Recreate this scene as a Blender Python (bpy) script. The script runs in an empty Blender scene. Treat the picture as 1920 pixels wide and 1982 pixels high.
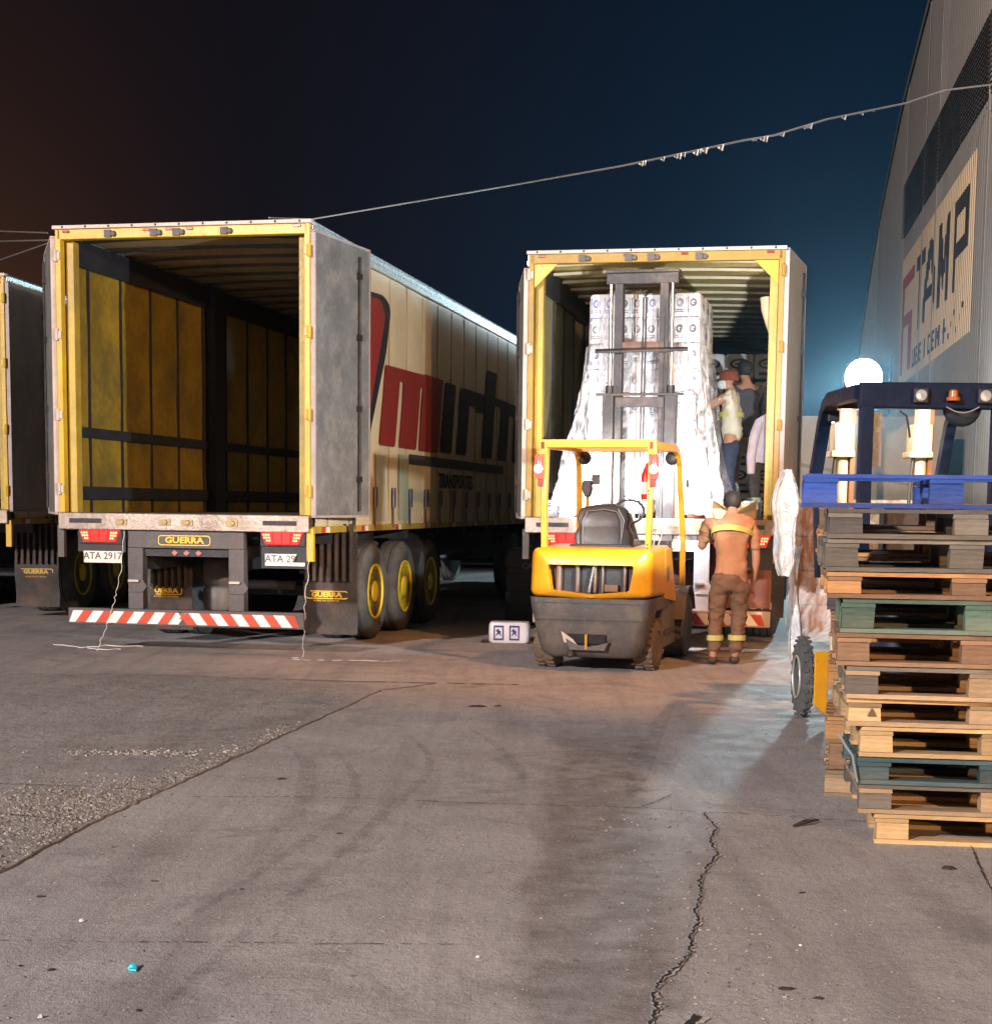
import bpy, math, random
from mathutils import Vector, Matrix
R = random.Random(7)
PI = math.pi
SC = bpy.context.scene
COL = SC.collection

# ------------------------------------------------------------------ camera
cd = bpy.data.cameras.new('camera')
cam = bpy.data.objects.new('camera', cd)
COL.objects.link(cam)
cd.sensor_fit = 'HORIZONTAL'
cd.sensor_width = 36
cd.lens = 36 * 3021.2 / 1920
cd.shift_y = (1297.6 - 991) / 1920
cd.clip_start = .05
cd.clip_end = 2000
cam.location = (0, 0, 1.4863)
cam.rotation_mode = 'QUATERNION'
cam.rotation_quaternion = (Matrix.Rotation(PI/2 - .1054, 3, 'X') @ Matrix.Rotation(.0113, 3, 'Z')).to_quaternion()
SC.camera = cam

# ------------------------------------------------------------------ night sky
w = bpy.data.worlds.new('World')
SC.world = w
w.use_nodes = True
nt = w.node_tree
nt.nodes.clear()
def wn(t, **k):
    n = nt.nodes.new(t)
    for a, b in k.items(): setattr(n, a, b)
    return n
def wm(op, a, b=None, c=None):
    n = wn('ShaderNodeMath', operation=op)
    for i, v in enumerate((a, b, c)):
        if v is None: continue
        if isinstance(v, (int, float)): n.inputs[i].default_value = v
        else: nt.links.new(v, n.inputs[i])
    return n.outputs[0]
def wmr(v, a, b, smooth=True):
    n = wn('ShaderNodeMapRange', interpolation_type='SMOOTHSTEP' if smooth else 'LINEAR')
    nt.links.new(v, n.inputs[0])
    n.inputs[1].default_value = a; n.inputs[2].default_value = b
    return n.outputs[0]
def wmix(f, a, b):
    n = wn('ShaderNodeMix', data_type='RGBA')
    nt.links.new(f, n.inputs[0])
    for i, v in ((6, a), (7, b)):
        if isinstance(v, tuple): n.inputs[i].default_value = (*v, 1)
        else: nt.links.new(v, n.inputs[i])
    return n.outputs[2]
tc = wn('ShaderNodeTexCoord')
sp = wn('ShaderNodeSeparateXYZ'); nt.links.new(tc.outputs['Generated'], sp.inputs[0])
sx, sz = sp.outputs[0], sp.outputs[2]
el = wm('MAXIMUM', sz, 0.0)
low = wm('EXPONENT', wm('MULTIPLY', el, -6.5))            # 1 at the horizon, fading upward
night = wmix(wmr(sx, -.20, .26), (.0048, .0036, .0058), (.0014, .0062, .0175))
haze = wmix(wmr(sx, -.26, .30), (.013, .0085, .010), (.008, .036, .080))
sky = wmix(low, night, haze)
town = wm('MULTIPLY', wmr(sx, -.13, -.36), wm('EXPONENT', wm('MULTIPLY', el, -9.5)))
sky = wmix(town, sky, (.15, .058, .020))
bg = wn('ShaderNodeBackground'); bg.inputs[1].default_value = 1.0
nt.links.new(sky, bg.inputs[0])
wo = wn('ShaderNodeOutputWorld'); nt.links.new(bg.outputs[0], wo.inputs[0])

# ------------------------------------------------------------------ yard lights and added fill lights
def light(name, kind, loc, energy, color, size=.3, target=None, spot=None, blend=.5):
    l = bpy.data.lights.new(name, kind)
    l.energy = energy; l.color = color
    if kind == 'AREA': l.size = size
    else: l.shadow_soft_size = size
    if spot: l.spot_size = math.radians(spot); l.spot_blend = blend
    o = bpy.data.objects.new(name, l); COL.objects.link(o)
    o.location = loc
    if target:
        o.rotation_euler = (Vector(target) - Vector(loc)).to_track_quat('-Z', 'Y').to_euler()
    return o
light('yard_lamp_right', 'SPOT', (12.6, -20, 5.6), 27000, (1, .57, .28), .28, (-1.7, 17.3, 3.2), 26, .5)
light('yard_lamp_sodium', 'SPOT', (5.2, 8.0, 9.5), 4300, (1, .42, .13), .22, (1.1, 14.6, 0), 38, .8)
light('fill_light_left', 'POINT', (-17, -13, 11), 58000, (1, .91, .90), .5)  # unseen fill added behind left to lift the ground and soften shadows
light('fill_light_wall', 'SPOT', (-6, 14, 15), 30000, (1, .80, .62), .5, (15, 56, 9.5), 52, .6)  # unseen spot added only to brighten the warehouse wall and sign
FLOOD = (9.2, 40, 4.80)
light('flood_lamp_glow', 'SPOT', (9.0, 39.2, 4.45), 3300, (.60, .88, 1), .4, (2, 25.2, 4.0), 96, .4)
light('flood_lamp_left', 'SPOT', (9.0, 39.2, 4.20), 8000, (.62, .90, 1), .25, (-.7, 21.7, 4.1), 19, .6)
light('flood_lamp_ground', 'SPOT', (9.0, 39.2, 4.28), 5200, (.74, .93, 1), .20, (1.9, 12.6, 0), 4.6, .9)
light('flood_lamp_down', 'SPOT', (9.0, 39.2, 4.28), 3600, (.55, .92, 1), .3, (6.0, 32, 0), 84, .8)
light('work_lamp_light', 'SPOT', (2.30, 11.12, 2.13), 1700, (.86, .96, 1), .05, (-2.2, 20.0, 4.4), 74, .15)
light('mast_lamp_light', 'SPOT', (2.72, 10.75, 2.14), 75, (1, .86, .66), .05, (2.75, 11.7, 1.75), 110, .5)
SC.view_settings.view_transform = 'Standard'
SC.view_settings.look = 'None'
SC.view_settings.exposure = 0
SC.view_settings.gamma = 1
SC.render.engine = 'CYCLES'

# ------------------------------------------------------------------ materials
MC = {}
def M(name, col, rough=.6, metal=0, var=.18, scale=2.5, bump=.15, bscale=40, dirt=None, dirt_amt=.35,
      dscale=1.2, emit=None, es=0, rnd=0, stretch=None, spec=None, wear=None):
    if name in MC: return MC[name]
    m = bpy.data.materials.new(name); m.use_nodes = True
    t = m.node_tree; N = t.nodes; L = t.links
    p = N['Principled BSDF']
    p.inputs['Roughness'].default_value = rough
    p.inputs['Metallic'].default_value = metal
    if spec is not None: p.inputs['Specular IOR Level'].default_value = spec
    if emit:
        p.inputs['Emission Color'].default_value = (*emit, 1); p.inputs['Emission Strength'].default_value = es
    tcn = N.new('ShaderNodeTexCoord'); mp = N.new('ShaderNodeMapping')
    L.new(tcn.outputs['Object'], mp.inputs[0])
    if stretch: mp.inputs['Scale'].default_value = stretch
    def noise(s, d=6, r=.6):
        n = N.new('ShaderNodeTexNoise'); L.new(mp.outputs[0], n.inputs['Vector'])
        n.inputs['Scale'].default_value = s; n.inputs['Detail'].default_value = d; n.inputs['Roughness'].default_value = r
        return n.outputs[0]
    def mr(v, a, b, c=0, d=1):
        n = N.new('ShaderNodeMapRange'); L.new(v, n.inputs[0])
        for i, q in enumerate((a, b, c, d)): n.inputs[i+1].default_value = q
        return n.outputs[0]
    def mix(f, a, b, bt='MIX'):
        n = N.new('ShaderNodeMix'); n.data_type = 'RGBA'; n.blend_type = bt
        if isinstance(f, float): n.inputs[0].default_value = f
        else: L.new(f, n.inputs[0])
        for i, v in ((6, a), (7, b)):
            if isinstance(v, tuple): n.inputs[i].default_value = (*v[:3], 1)
            else: L.new(v, n.inputs[i])
        return n.outputs[2]
    n1 = noise(scale)
    c = mix(mr(n1, .3, .7), tuple(x*(1-var) for x in col), tuple(min(1, x*(1+var)) for x in col))
    n2 = noise(scale*9, 4)
    c = mix(mr(n2, .35, .75, 0, var*1.2), c, tuple(x*.45 for x in col))
    if dirt:
        n3 = noise(dscale, 8, .7)
        c = mix(mr(n3, .48, .68, 0, dirt_amt), c, dirt)
    if wear:
        n4 = noise(14, 8, .75)
        c = mix(mr(n4, .62, .70, 0, .8), c, wear)
    if rnd:
        oi = N.new('ShaderNodeObjectInfo')
        c = mix(1.0, c, mixv(N, L, oi.outputs['Random'], rnd), 'MULTIPLY')
    L.new(c, p.inputs['Base Color'])
    L.new(mr(n2, .2, .8, max(0, rough-.12), min(1, rough+.12)), p.inputs['Roughness'])
    if bump:
        b = N.new('ShaderNodeBump'); b.inputs['Strength'].default_value = bump; b.inputs['Distance'].default_value = .01
        L.new(noise(bscale, 5), b.inputs['Height']); L.new(b.outputs[0], p.inputs['Normal'])
    MC[name] = m
    return m
def mixv(N, L, v, rnd):
    r = N.new('ShaderNodeMapRange'); L.new(v, r.inputs[0])
    r.inputs[3].default_value = 1-rnd; r.inputs[4].default_value = 1+rnd*.6
    cb = N.new('ShaderNodeCombineColor')
    L.new(r.outputs[0], cb.inputs[0]); L.new(r.outputs[0], cb.inputs[1]); L.new(r.outputs[0], cb.inputs[2])
    return cb.outputs[0]

YEL = M('trailer_yellow_paint', (.60, .36, .018), .42, 0, .15, 3, .1, 30, (.20, .13, .05), .5)
YELT = M('trailer_yellow_paint_faded', (.44, .30, .04), .5, 0, .2, 4, .1, 30, (.2, .14, .06), .5)
WHT = M('white_gutter_paint', (.50, .42, .35), .5, 0, .15, 4, .1, 30, (.25, .2, .16), .4)
STEEL = M('bare_steel', (.42, .34, .28), .34, .85, .25, 3, .2, 25, (.12, .07, .04), .6, 2)
GREY = M('chassis_grey_paint', (.085, .075, .072), .6, 0, .25, 4, .2, 30, (.12, .09, .07), .5)
DARK = M('chassis_black_paint', (.022, .022, .026), .6, 0, .3, 4, .2, 30, (.05, .04, .035), .5)
RAILD = M('dark_rail_metal', (.028, .028, .038), .55, .2, .3, 4, .1, 30)
ALU = M('aluminium_profile', (.62, .66, .70), .28, .85, .12, 6, .08, 60)
DOORG = M('grey_door_panel', (.15,.148,.145), .6, 0, .25, 3, .2, 22, (.27, .25, .225), .75, 4.5, wear=(.06, .055, .055))
CURT_IN = M('curtain_inside_vinyl', (.30, .19, .016), .6, 0, .35, 1.3, .3, 8, (.10, .085, .03), .8, 1.6)
CURT_IN2 = M('curtain_inside_vinyl_grey', (.26, .235, .14), .55, 0, .25, 1.3, .3, 8, (.10, .09, .06), .5, 1.1)
CURT_OUT = M('curtain_outside_vinyl', (.66, .53, .33), .55, 0, .08, 1.5, .12, 12, (.45, .38, .24), .4, .8)
REDP = M('red_print', (.25, .022, .016), .55, 0, .12, 2, .08, 12)
BLKP = M('black_print', (.018, .017, .018), .55, 0, .2, 3, .08, 12)
GRYP = M('grey_print', (.06, .06, .055), .55, 0, .1, 3, .08, 12)
GRNSH = M('pale_green_shade', (.40, .42, .30), .55, 0, .1, 3, .08, 12)  # colour of the pillar shadows painted on the curtain
ROOFIN = M('roof_sheet_inside', (.40, .30, .15), .5, 0, .2, 2, .15, 10, (.10, .07, .04), .5)
ROOFIN2 = M('roof_sheet_inside_pale', (.60, .47, .16), .45, 0, .2, 2, .15, 10, (.2, .17, .07), .5)
FLOORT = M('trailer_floor_boards', (.10, .07, .045), .7, 0, .3, 3, .3, 30, stretch=(1, .2, 1))
RUB = M('tyre_rubber', (.085, .09, .092), .8, 0, .25, 5, .35, 30, (.17, .16, .14), .6, 2.5)
RUBB = M('tyre_rubber_dusty', (.17, .115, .075), .85, 0, .25, 5, .4, 30, (.08, .06, .05), .5, 2.5)
RIMY = M('wheel_rim_yellow', (.85, .66, .03), .4, 0, .1, 5, .05, 30, (.4, .25, .05), .3, 5)
FLAP = M('mudflap_rubber', (.045, .033, .028), .75, 0, .3, 4, .3, 20, (.11, .06, .04), .6, 2)
GOLD = M('gold_lettering', (.75, .48, .03), .45, 0, .1, 9, 0)
PLATE = M('number_plate_white', (.74, .70, .62), .4, 0, .06, 9, .05, 60)
INK = M('number_plate_ink', (.10, .07, .05), .5, 0, .1, 9, 0)
REFW = M('reflector_white', (.78, .76, .74), .3, 0, .05, 9, .05, 90)
REFR = M('reflector_red', (.52, .07, .03), .3, 0, .08, 9, .05, 90)
TAIL = M('tail_light_red', (.5, .01, .01), .25, 0, .1, 9, .1, 90, emit=(1, .02, .012), es=1.6)
TAILH = M('tail_light_hot', (.6, .1, .05), .25, 0, .1, 9, .1, 90, emit=(1, .30, .14), es=3.2)
LAMPR = M('marker_red', (.25, .015, .01), .3, 0, .05, 9, 0)
FLY = M('forklift_yellow_paint', (.68, .29, .006), .38, 0, .08, 3, .06, 25, (.35, .18, .03), .45, 4, wear=(.16,.09,.03))
FLD = M('counterweight_paint', (.075, .066, .062), .5, 0, .25, 5, .3, 22, (.15, .115, .085), .7, 4, wear=(.24,.20,.16))
FLG = M('forklift_grey_panel', (.16, .145, .13), .5, 0, .2, 5, .2, 22, (.1, .08, .06), .5)
SEAT = M('seat_vinyl', (.042, .036, .034), .5, 0, .15, 5, .25, 60)
MAST = M('mast_steel', (.030, .026, .026), .5, .3, .3, 5, .15, 25, (.16, .11, .08), .5, 3)
CHROME = M('cylinder_chrome', (.75, .72, .68), .18, 1, .05, 6, .03, 30)
REDEX = M('extinguisher_red', (.5, .02, .015), .35, 0, .08, 6, .03, 30)
NAVY = M('navy_paint', (.010, .018, .040), .45, 0, .2, 4, .1, 25)
GLOWR = M('rear_lamp_lens', (.5, 0, 0), .3, 0, 0, 4, 0, emit=(1, .02, .015), es=15)
GLOWC = M('rear_lamp_core', (1, .8, .7), .3, 0, 0, 4, 0, emit=(1, .62, .5), es=22)
LED = M('work_lamp_lens', (1, 1, 1), .3, 0, 0, 4, 0, emit=(.80, .96, 1), es=60)
PAPER = M('paper_pack_wrap', (.66, .63, .64), .4, 0, .08, 6, .35, 12)
PRINTB = M('pack_print_blue', (.055, .06, .19), .4, 0, .2, 9, .1, 20)
PRINTK = M('pack_print_brown', (.07, .045, .06), .4, 0, .2, 9, .1, 20)
SKIN = M('skin', (.42, .20, .12), .55, 0, .1, 9, .05, 40)
HAIR = M('dark_hair', (.018, .013, .012), .7, 0, .3, 20, .4, 60)
CARD = M('cardboard', (.34, .23, .12), .8, 0, .12, 5, .1, 40)
STRG = M('white_string', (.72, .70, .68), .7, 0, .1, 9, 0)

def film_mat(name, col, alpha_lo, alpha_hi, bscale=9):
    m = bpy.data.materials.new(name); m.use_nodes = True
    t = m.node_tree; N = t.nodes; L = t.links
    p = N['Principled BSDF']; p.inputs['Base Color'].default_value = (*col, 1)
    p.inputs['Roughness'].default_value = .22
    tcn = N.new('ShaderNodeTexCoord'); mp = N.new('ShaderNodeMapping'); L.new(tcn.outputs['Object'], mp.inputs[0])
    mp.inputs['Scale'].default_value = (1, 1, .45)
    n = N.new('ShaderNodeTexNoise'); n.inputs['Scale'].default_value = bscale; n.inputs['Detail'].default_value = 7
    n.inputs['Distortion'].default_value = 1.6; L.new(mp.outputs[0], n.inputs['Vector'])
    b = N.new('ShaderNodeBump'); b.inputs['Strength'].default_value = .9; b.inputs['Distance'].default_value = .05
    L.new(n.outputs[0], b.inputs['Height']); L.new(b.outputs[0], p.inputs['Normal'])
    r = N.new('ShaderNodeMapRange'); L.new(n.outputs[0], r.inputs[0])
    r.inputs[1].default_value = .38; r.inputs[2].default_value = .62
    r.inputs[3].default_value = alpha_lo; r.inputs[4].default_value = alpha_hi
    L.new(r.outputs[0], p.inputs['Alpha'])
    return m
FILM = film_mat('stretch_film', (.80, .80, .82), .06, .50)
FILMD = film_mat('loose_plastic_film', (.80, .82, .84), .45, .95, 12)

# ------------------------------------------------------------------ mesh builder
class MB:
    def __init__(s): s.v = []; s.f = []; s.m = []
    def add(s, vs, fs, m=0, T=None):
        o = len(s.v)
        for v in vs:
            v = Vector(v)
            s.v.append(T @ v if T is not None else v)
        for f in fs: s.f.append([i+o for i in f]); s.m.append(m)
        return s
    def box(s, x0, x1, y0, y1, z0, z1, m=0, T=None):
        return s.add([(x0,y0,z0),(x1,y0,z0),(x1,y1,z0),(x0,y1,z0),(x0,y0,z1),(x1,y0,z1),(x1,y1,z1),(x0,y1,z1)],
              [(0,3,2,1),(4,5,6,7),(0,1,5,4),(1,2,6,5),(2,3,7,6),(3,0,4,7)], m, T)
    def prism(s, poly, a, b, plane='xz', m=0, T=None):
        n = len(poly)
        def P(u, v, w): return {'xz':(u,w,v),'yz':(w,u,v),'xy':(u,v,w)}[plane]
        vs = [P(u,v,a) for u,v in poly] + [P(u,v,b) for u,v in poly]
        fs = [tuple(range(n))[::-1], tuple(range(n,2*n))] + [(i,(i+1)%n,n+(i+1)%n,n+i) for i in range(n)]
        return s.add(vs, fs, m, T)
    def flat(s, poly, w, plane='xz', m=0, T=None):
        def P(u, v): return {'xz':(u,w,v),'yz':(w,u,v),'xy':(u,v,w)}[plane]
        return s.add([P(u,v) for u,v in poly], [tuple(range(len(poly)))], m, T)
    def loft(s, rings, m=0, closed=True, cap0=False, cap1=False, T=None):
        n = len(rings[0]); vs = [p for r in rings for p in r]; fs = []
        for k in range(len(rings)-1):
            for i in range(n if closed else n-1):
                j = (i+1) % n
                fs.append((k*n+i, k*n+j, (k+1)*n+j, (k+1)*n+i))
        if cap0: fs.append(tuple(range(n))[::-1])
        if cap1: fs.append(tuple(range((len(rings)-1)*n, len(rings)*n)))
        return s.add(vs, fs, m, T)
    def tube(s, pts, r, n=8, m=0, cap=True, T=None):
        pts = [Vector(p) for p in pts]; rings = []
        rr = r if isinstance(r, (list, tuple)) else [r]*len(pts)
        up = None
        for i, p in enumerate(pts):
            d = (pts[min(i+1,len(pts)-1)] - pts[max(i-1,0)]).normalized()
            if up is None:
                up = Vector((0,0,1)) if abs(d.z) < .9 else Vector((1,0,0))
            a = d.cross(up)
            if a.length < 1e-4: a = d.cross(Vector((0,1,0)))
            a.normalize(); b = d.cross(a).normalized(); up = -b if False else up
            rings.append([p + (a*math.cos(2*PI*k/n) + b*math.sin(2*PI*k/n))*rr[i] for k in range(n)])
        return s.loft(rings, m, True, cap, cap, T)
    def lathe(s, prof, c, axis='x', n=32, m=0, T=None):
        rings = []
        for h, r in prof:
            ring = []
            for k in range(n):
                a = 2*PI*k/n; u, v = r*math.cos(a), r*math.sin(a)
                ring.append({'x':(c[0]+h,c[1]+u,c[2]+v),'y':(c[0]+u,c[1]+h,c[2]+v),'z':(c[0]+u,c[1]+v,c[2]+h)}[axis])
            rings.append(ring)
        return s.loft(rings, m, True, prof[0][1] > 1e-5, prof[-1][1] > 1e-5, T)
    def mesh(s, name, mats, smooth=None):
        me = bpy.data.meshes.new(name)
        me.from_pydata([tuple(v) for v in s.v], [], s.f)
        for mt in (mats if isinstance(mats, (list, tuple)) else [mats]): me.materials.append(mt)
        me.polygons.foreach_set('material_index', s.m)
        me.validate(); me.update()
        fixn(me)
        if smooth:
            me.polygons.foreach_set('use_smooth', [True]*len(me.polygons))
            me.set_sharp_from_angle(angle=math.radians(smooth))
        return me
    def build(s, name, mats, parent=None, smooth=None, bevel=0, **tags):
        return link(name, s.mesh(name, mats, smooth), parent, bevel, **tags)
def fixn(me):
    import bmesh
    bm = bmesh.new(); bm.from_mesh(me)
    bmesh.ops.recalc_face_normals(bm, faces=bm.faces)
    bm.to_mesh(me); bm.free()
def link(name, me, parent=None, bevel=0, **tags):
    o = bpy.data.objects.new(name, me); COL.objects.link(o)
    if parent: o.parent = parent
    if bevel:
        b = o.modifiers.new('bevel', 'BEVEL'); b.width = bevel; b.segments = 2; b.limit_method = 'ANGLE'; b.harden_normals = False
    for k, v in tags.items(): o[k] = v
    return o
def box(name, mat, b, parent=None, bevel=0, **t): return MB().box(*b).build(name, mat, parent, None, bevel, **t)
def root(name, label, cat, loc=(0,0,0), yaw=0, group=None):
    o = bpy.data.objects.new(name, None); COL.objects.link(o)
    o.empty_display_size = .2
    o.location = loc; o.rotation_euler = (0, 0, -yaw)
    o['label'] = label; o['category'] = cat
    if group: o['group'] = group
    return o
def tag(o, label, cat, group=None):
    o['label'] = label; o['category'] = cat
    if group: o['group'] = group
    return o
def copy_tree(o, parent=None):
    c = o.copy(); COL.objects.link(c); c.parent = parent
    for ch in [x for x in KIDS(o)]: copy_tree(ch, c)
    return c
def KIDS(o): return [x for x in o.children]
def text(name, s, size, mat, parent, loc, rot=(PI/2,0,0), sx=1, ext=.002, shear=0, bold=.0, align='CENTER', **t):
    cu = bpy.data.curves.new(name, 'FONT'); cu.body = s; cu.size = size; cu.extrude = ext; cu.shear = shear
    cu.align_x = align; cu.align_y = 'CENTER'; cu.offset = bold; cu.resolution_u = 2
    tmp = bpy.data.objects.new('tmp', cu)
    me = bpy.data.meshes.new_from_object(tmp); bpy.data.objects.remove(tmp); bpy.data.curves.remove(cu)
    me.materials.clear(); me.materials.append(mat); me.name = name
    o = link(name, me, parent, **t); o.location = loc; o.rotation_euler = rot; o.scale = (sx, 1, 1)
    return o

# ------------------------------------------------------------------ ground
def ground_mat(name, rough=False):
    m = bpy.data.materials.new(name); m.use_nodes = True
    t = m.node_tree; N = t.nodes; L = t.links; p = N['Principled BSDF']
    tcn = N.new('ShaderNodeTexCoord')
    def mapv(sc, rot=0):
        mp = N.new('ShaderNodeMapping'); L.new(tcn.outputs['Object'], mp.inputs[0])
        mp.inputs['Scale'].default_value = sc; mp.inputs['Rotation'].default_value = (0, 0, rot); return mp.outputs[0]
    P1 = mapv((1,1,1))
    def noise(v, s, d=6, r=.6, dist=0):
        n = N.new('ShaderNodeTexNoise'); L.new(v, n.inputs['Vector']); n.inputs['Scale'].default_value = s
        n.inputs['Detail'].default_value = d; n.inputs['Roughness'].default_value = r; n.inputs['Distortion'].default_value = dist
        return n.outputs[0]
    def mr(v, a, b, c=0., d=1.):
        n = N.new('ShaderNodeMapRange'); L.new(v, n.inputs[0])
        for i, q in enumerate((a, b, c, d)): n.inputs[i+1].default_value = q
        return n.outputs[0]
    def mix(f, a, b):
        n = N.new('ShaderNodeMix'); n.data_type = 'RGBA'; L.new(f, n.inputs[0])
        for i, v in ((6, a), (7, b)):
            if isinstance(v, tuple): n.inputs[i].default_value = (*v, 1)
            else: L.new(v, n.inputs[i])
        return n.outputs[2]
    def math_(op, a, b):
        n = N.new('ShaderNodeMath'); n.operation = op
        for i, v in enumerate((a, b)):
            if isinstance(v, (int, float)): n.inputs[i].default_value = v
            else: L.new(v, n.inputs[i])
        return n.outputs[0]
    k = 1.0 if rough else 1
    c = mix(mr(noise(P1, .35, 5), .35, .65), (.37*k,.342*k,.333*k), (.49*k,.455*k,.445*k))
    c = mix(mr(noise(P1, 1.7, 8, .7), .42, .72, 0, .55), c, (.23,.205,.195))
    # streaks left by tyres, running from the foreground towards the trucks
    st = noise(mapv((1.6, .10, 1), -.33), 3.2, 5, .6, .4)
    c = mix(mr(st, .50, .72, 0, .5), c, (.17,.145,.138))
    st2 = noise(mapv((1.5, .16, 1), .1), 2.3, 6, .65, .5)
    c = mix(mr(st2, .55, .75, 0, .35), c, (.46,.43,.41))
    c = mix(mr(noise(P1, 7, 7, .75), .55, .78, 0, .45), c, (.47,.43,.41))
    # broad dark stain running down the slab, with worn pale patches in it
    sx_ = N.new('ShaderNodeSeparateXYZ'); L.new(P1, sx_.inputs[0])
    wob = math_('MULTIPLY', math_('SUBTRACT', noise(P1, 1.3, 6, .7), .5), .55)
    xx = math_('ADD', sx_.outputs[0], wob)
    ctr = math_('MULTIPLY', math_('SUBTRACT', sx_.outputs[1], 4.0), .065)
    dd_ = math_('ABSOLUTE', math_('SUBTRACT', math_('SUBTRACT', xx, ctr), .27), 0.0)
    m1 = mr(dd_, .20, .30, 1, 0)
    m2 = mr(sx_.outputs[1], 9.6, 11.0, 1, 0)
    m3 = mr(noise(P1, 5, 6, .7), .38, .6, 1, .35)
    c = mix(math_('MULTIPLY', math_('MULTIPLY', math_('MULTIPLY', m1, m2), m3), .85), c, (.13,.10,.085))
    c = mix(mr(noise(mapv((1.5,.35,1), .1), 2.6, 8, .75), .60, .74, 0, .6), c, (.50,.47,.45))
    if rough:
        v2 = N.new('ShaderNodeTexVoronoi'); L.new(P1, v2.inputs['Vector']); v2.inputs['Scale'].default_value = 46
        c = mix(mr(v2.outputs[0], .0, .32, .55, 0), c, (.52,.49,.45))
        c = mix(mr(noise(P1, 11, 7, .8), .50, .62, 0, .6), c, (.14,.125,.11))
    else:
        c = mix(mr(noise(mapv((3.2,.9,1), -.3), 6.5, 8, .8, .6), .52, .66, 0, .5), c, (.19,.165,.155))
        c = mix(mr(noise(mapv((1,1,1), .5), 17, 7, .8), .56, .66, 0, .55), c, (.17,.15,.14))
    # spots of grit and pitting
    c = mix(mr(noise(P1, 42, 6, .8), .54, .66, 0, .75), c, (.11,.095,.09))
    c = mix(mr(noise(P1, 120 if not rough else 60, 3, .8), .52, .70, 0, .75), c, (.52,.48,.46))
    c = mix(mr(noise(P1, 210 if not rough else 90, 2, .8), .50, .66, 0, .6), c, (.13,.11,.105))
    c = mix(mr(noise(P1, .9, 9, .8, 1.2), .52, .64, 0, .5), c, (.15,.13,.125))
    vo = N.new('ShaderNodeTexVoronoi'); L.new(P1, vo.inputs['Vector']); vo.inputs['Scale'].default_value = 3.1; vo.inputs['Randomness'].default_value = 1
    c = mix(mr(vo.outputs[0], .018, .05, .75, 0), c, (.05,.042,.04))
    L.new(c, p.inputs['Base Color'])
    L.new(mr(noise(P1, 4), .3, .7, .58, .82), p.inputs['Roughness'])
    p.inputs['Specular IOR Level'].default_value = .35
    h = math_('ADD', math_('MULTIPLY', noise(P1, 3, 8, .65), .35 if not rough else .8), math_('MULTIPLY', noise(P1, 38, 6, .75), .17 if not rough else .45))
    h = math_('ADD', h, math_('MULTIPLY', noise(P1, 150, 3, .7), .09))
    c2_ = noise(P1, 230, 2, .6)
    b = N.new('ShaderNodeBump'); b.inputs['Strength'].default_value = .9 if not rough else 1; b.inputs['Distance'].default_value = .06
    L.new(h, b.inputs['Height']); L.new(b.outputs[0], p.inputs['Normal'])
    return m
CONC = ground_mat('worn_concrete'); ASPH = ground_mat('coarse_asphalt', True)
g = MB().flat([(-600,-120),(600,-120),(600,900),(-600,900)], 0, 'xy').build('ground', CONC); g['kind'] = 'structure'
edge = [(-2.6,2.2),(-2.3,4.2),(-1.97,6.107),(-1.854,7.134),(-1.715,7.903),(-1.528,8.947),(-1.298,10.226),(-.92,12.403)]
fine = []
for a, b in zip(edge, edge[1:]):
    for k in range(14):
        f = k/14; fine.append((a[0]+(b[0]-a[0])*f + R.uniform(-.012,.012), a[1]+(b[1]-a[1])*f))
fine.append(edge[-1])
mbp = MB()
poly = fine + [(-1.2,12.9),(-3.2,13.3),(-20,13.6),(-20,2.2)]
mbp.flat(poly, .009, 'xy')
mbp.add([(x,y,.009) for x,y in fine]+[(x+.012,y,-.01) for x,y in fine], [(i,i+1,len(fine)+i+1,len(fine)+i) for i in range(len(fine)-1)])
o = mbp.build('rough_asphalt_apron', ASPH); o['kind'] = 'structure'
CRACK = M('crack_shadow_grit', (.018,.015,.014), .95, 0, .3, 20, 0)
def crack(pts, wd, jit, z=.006, seg=10, name='crack', gap=0):
    L_ = []; 
    for a, b in zip(pts, pts[1:]):
        for k in range(seg):
            f = k/seg; L_.append(Vector((a[0]+(b[0]-a[0])*f+R.uniform(-jit,jit), a[1]+(b[1]-a[1])*f+R.uniform(-jit,jit)*.8, z)))
    L_.append(Vector((*pts[-1], z)))
    mb = MB(); prev = None
    vs = []
    for i, p in enumerate(L_):
        d = (L_[min(i+1,len(L_)-1)]-L_[max(0,i-1)]).normalized(); n = Vector((-d.y,d.x,0))
        w_ = wd*R.uniform(.25,1.25)*(.3 if i in (0,len(L_)-1) else 1)
        vs += [p+n*w_, p-n*w_]
    fs = [(2*i,2*i+1,2*i+3,2*i+2) for i in range(len(L_)-1) if R.random() > gap]
    mb.add(vs, fs)
    o = mb.build(name, CRACK); o['kind'] = 'structure'
    if wd > .0055:
        vs2 = []
        for i in range(0, len(vs), 2):
            m_ = (vs[i]+vs[i+1])/2; a_ = (vs[i]-m_); k_ = R.uniform(1.4, 3.0); k2 = R.uniform(1.2, 2.4)
            vs2 += [m_+a_*k_-Vector((0,0,.0015)), m_-a_*k2-Vector((0,0,.0015))]
        o2 = MB().add(vs2, fs).build('crack_edge', M('chipped_crack_edge', (.50,.46,.43), .9, 0, .35, 30, .4, 60)); o2['kind'] = 'structure'
    return o
crack([(1.022,7.508),(1.028,7.116),(.966,6.844),(.962,6.594),(.888,6.358),(.822,6.114),(.799,5.89),(.746,5.641),(.742,5.486),(.684,5.303),(.664,5.099),(.604,4.939),(.522,4.759),(.488,4.593),(.492,4.54),(.463,4.381),(.42,4.1),(.38,3.6)], .0062, .008, seg=10)
crack([(.60,4.46),(.55,4.3),(.54,4.1)], .014, .01)
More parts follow.
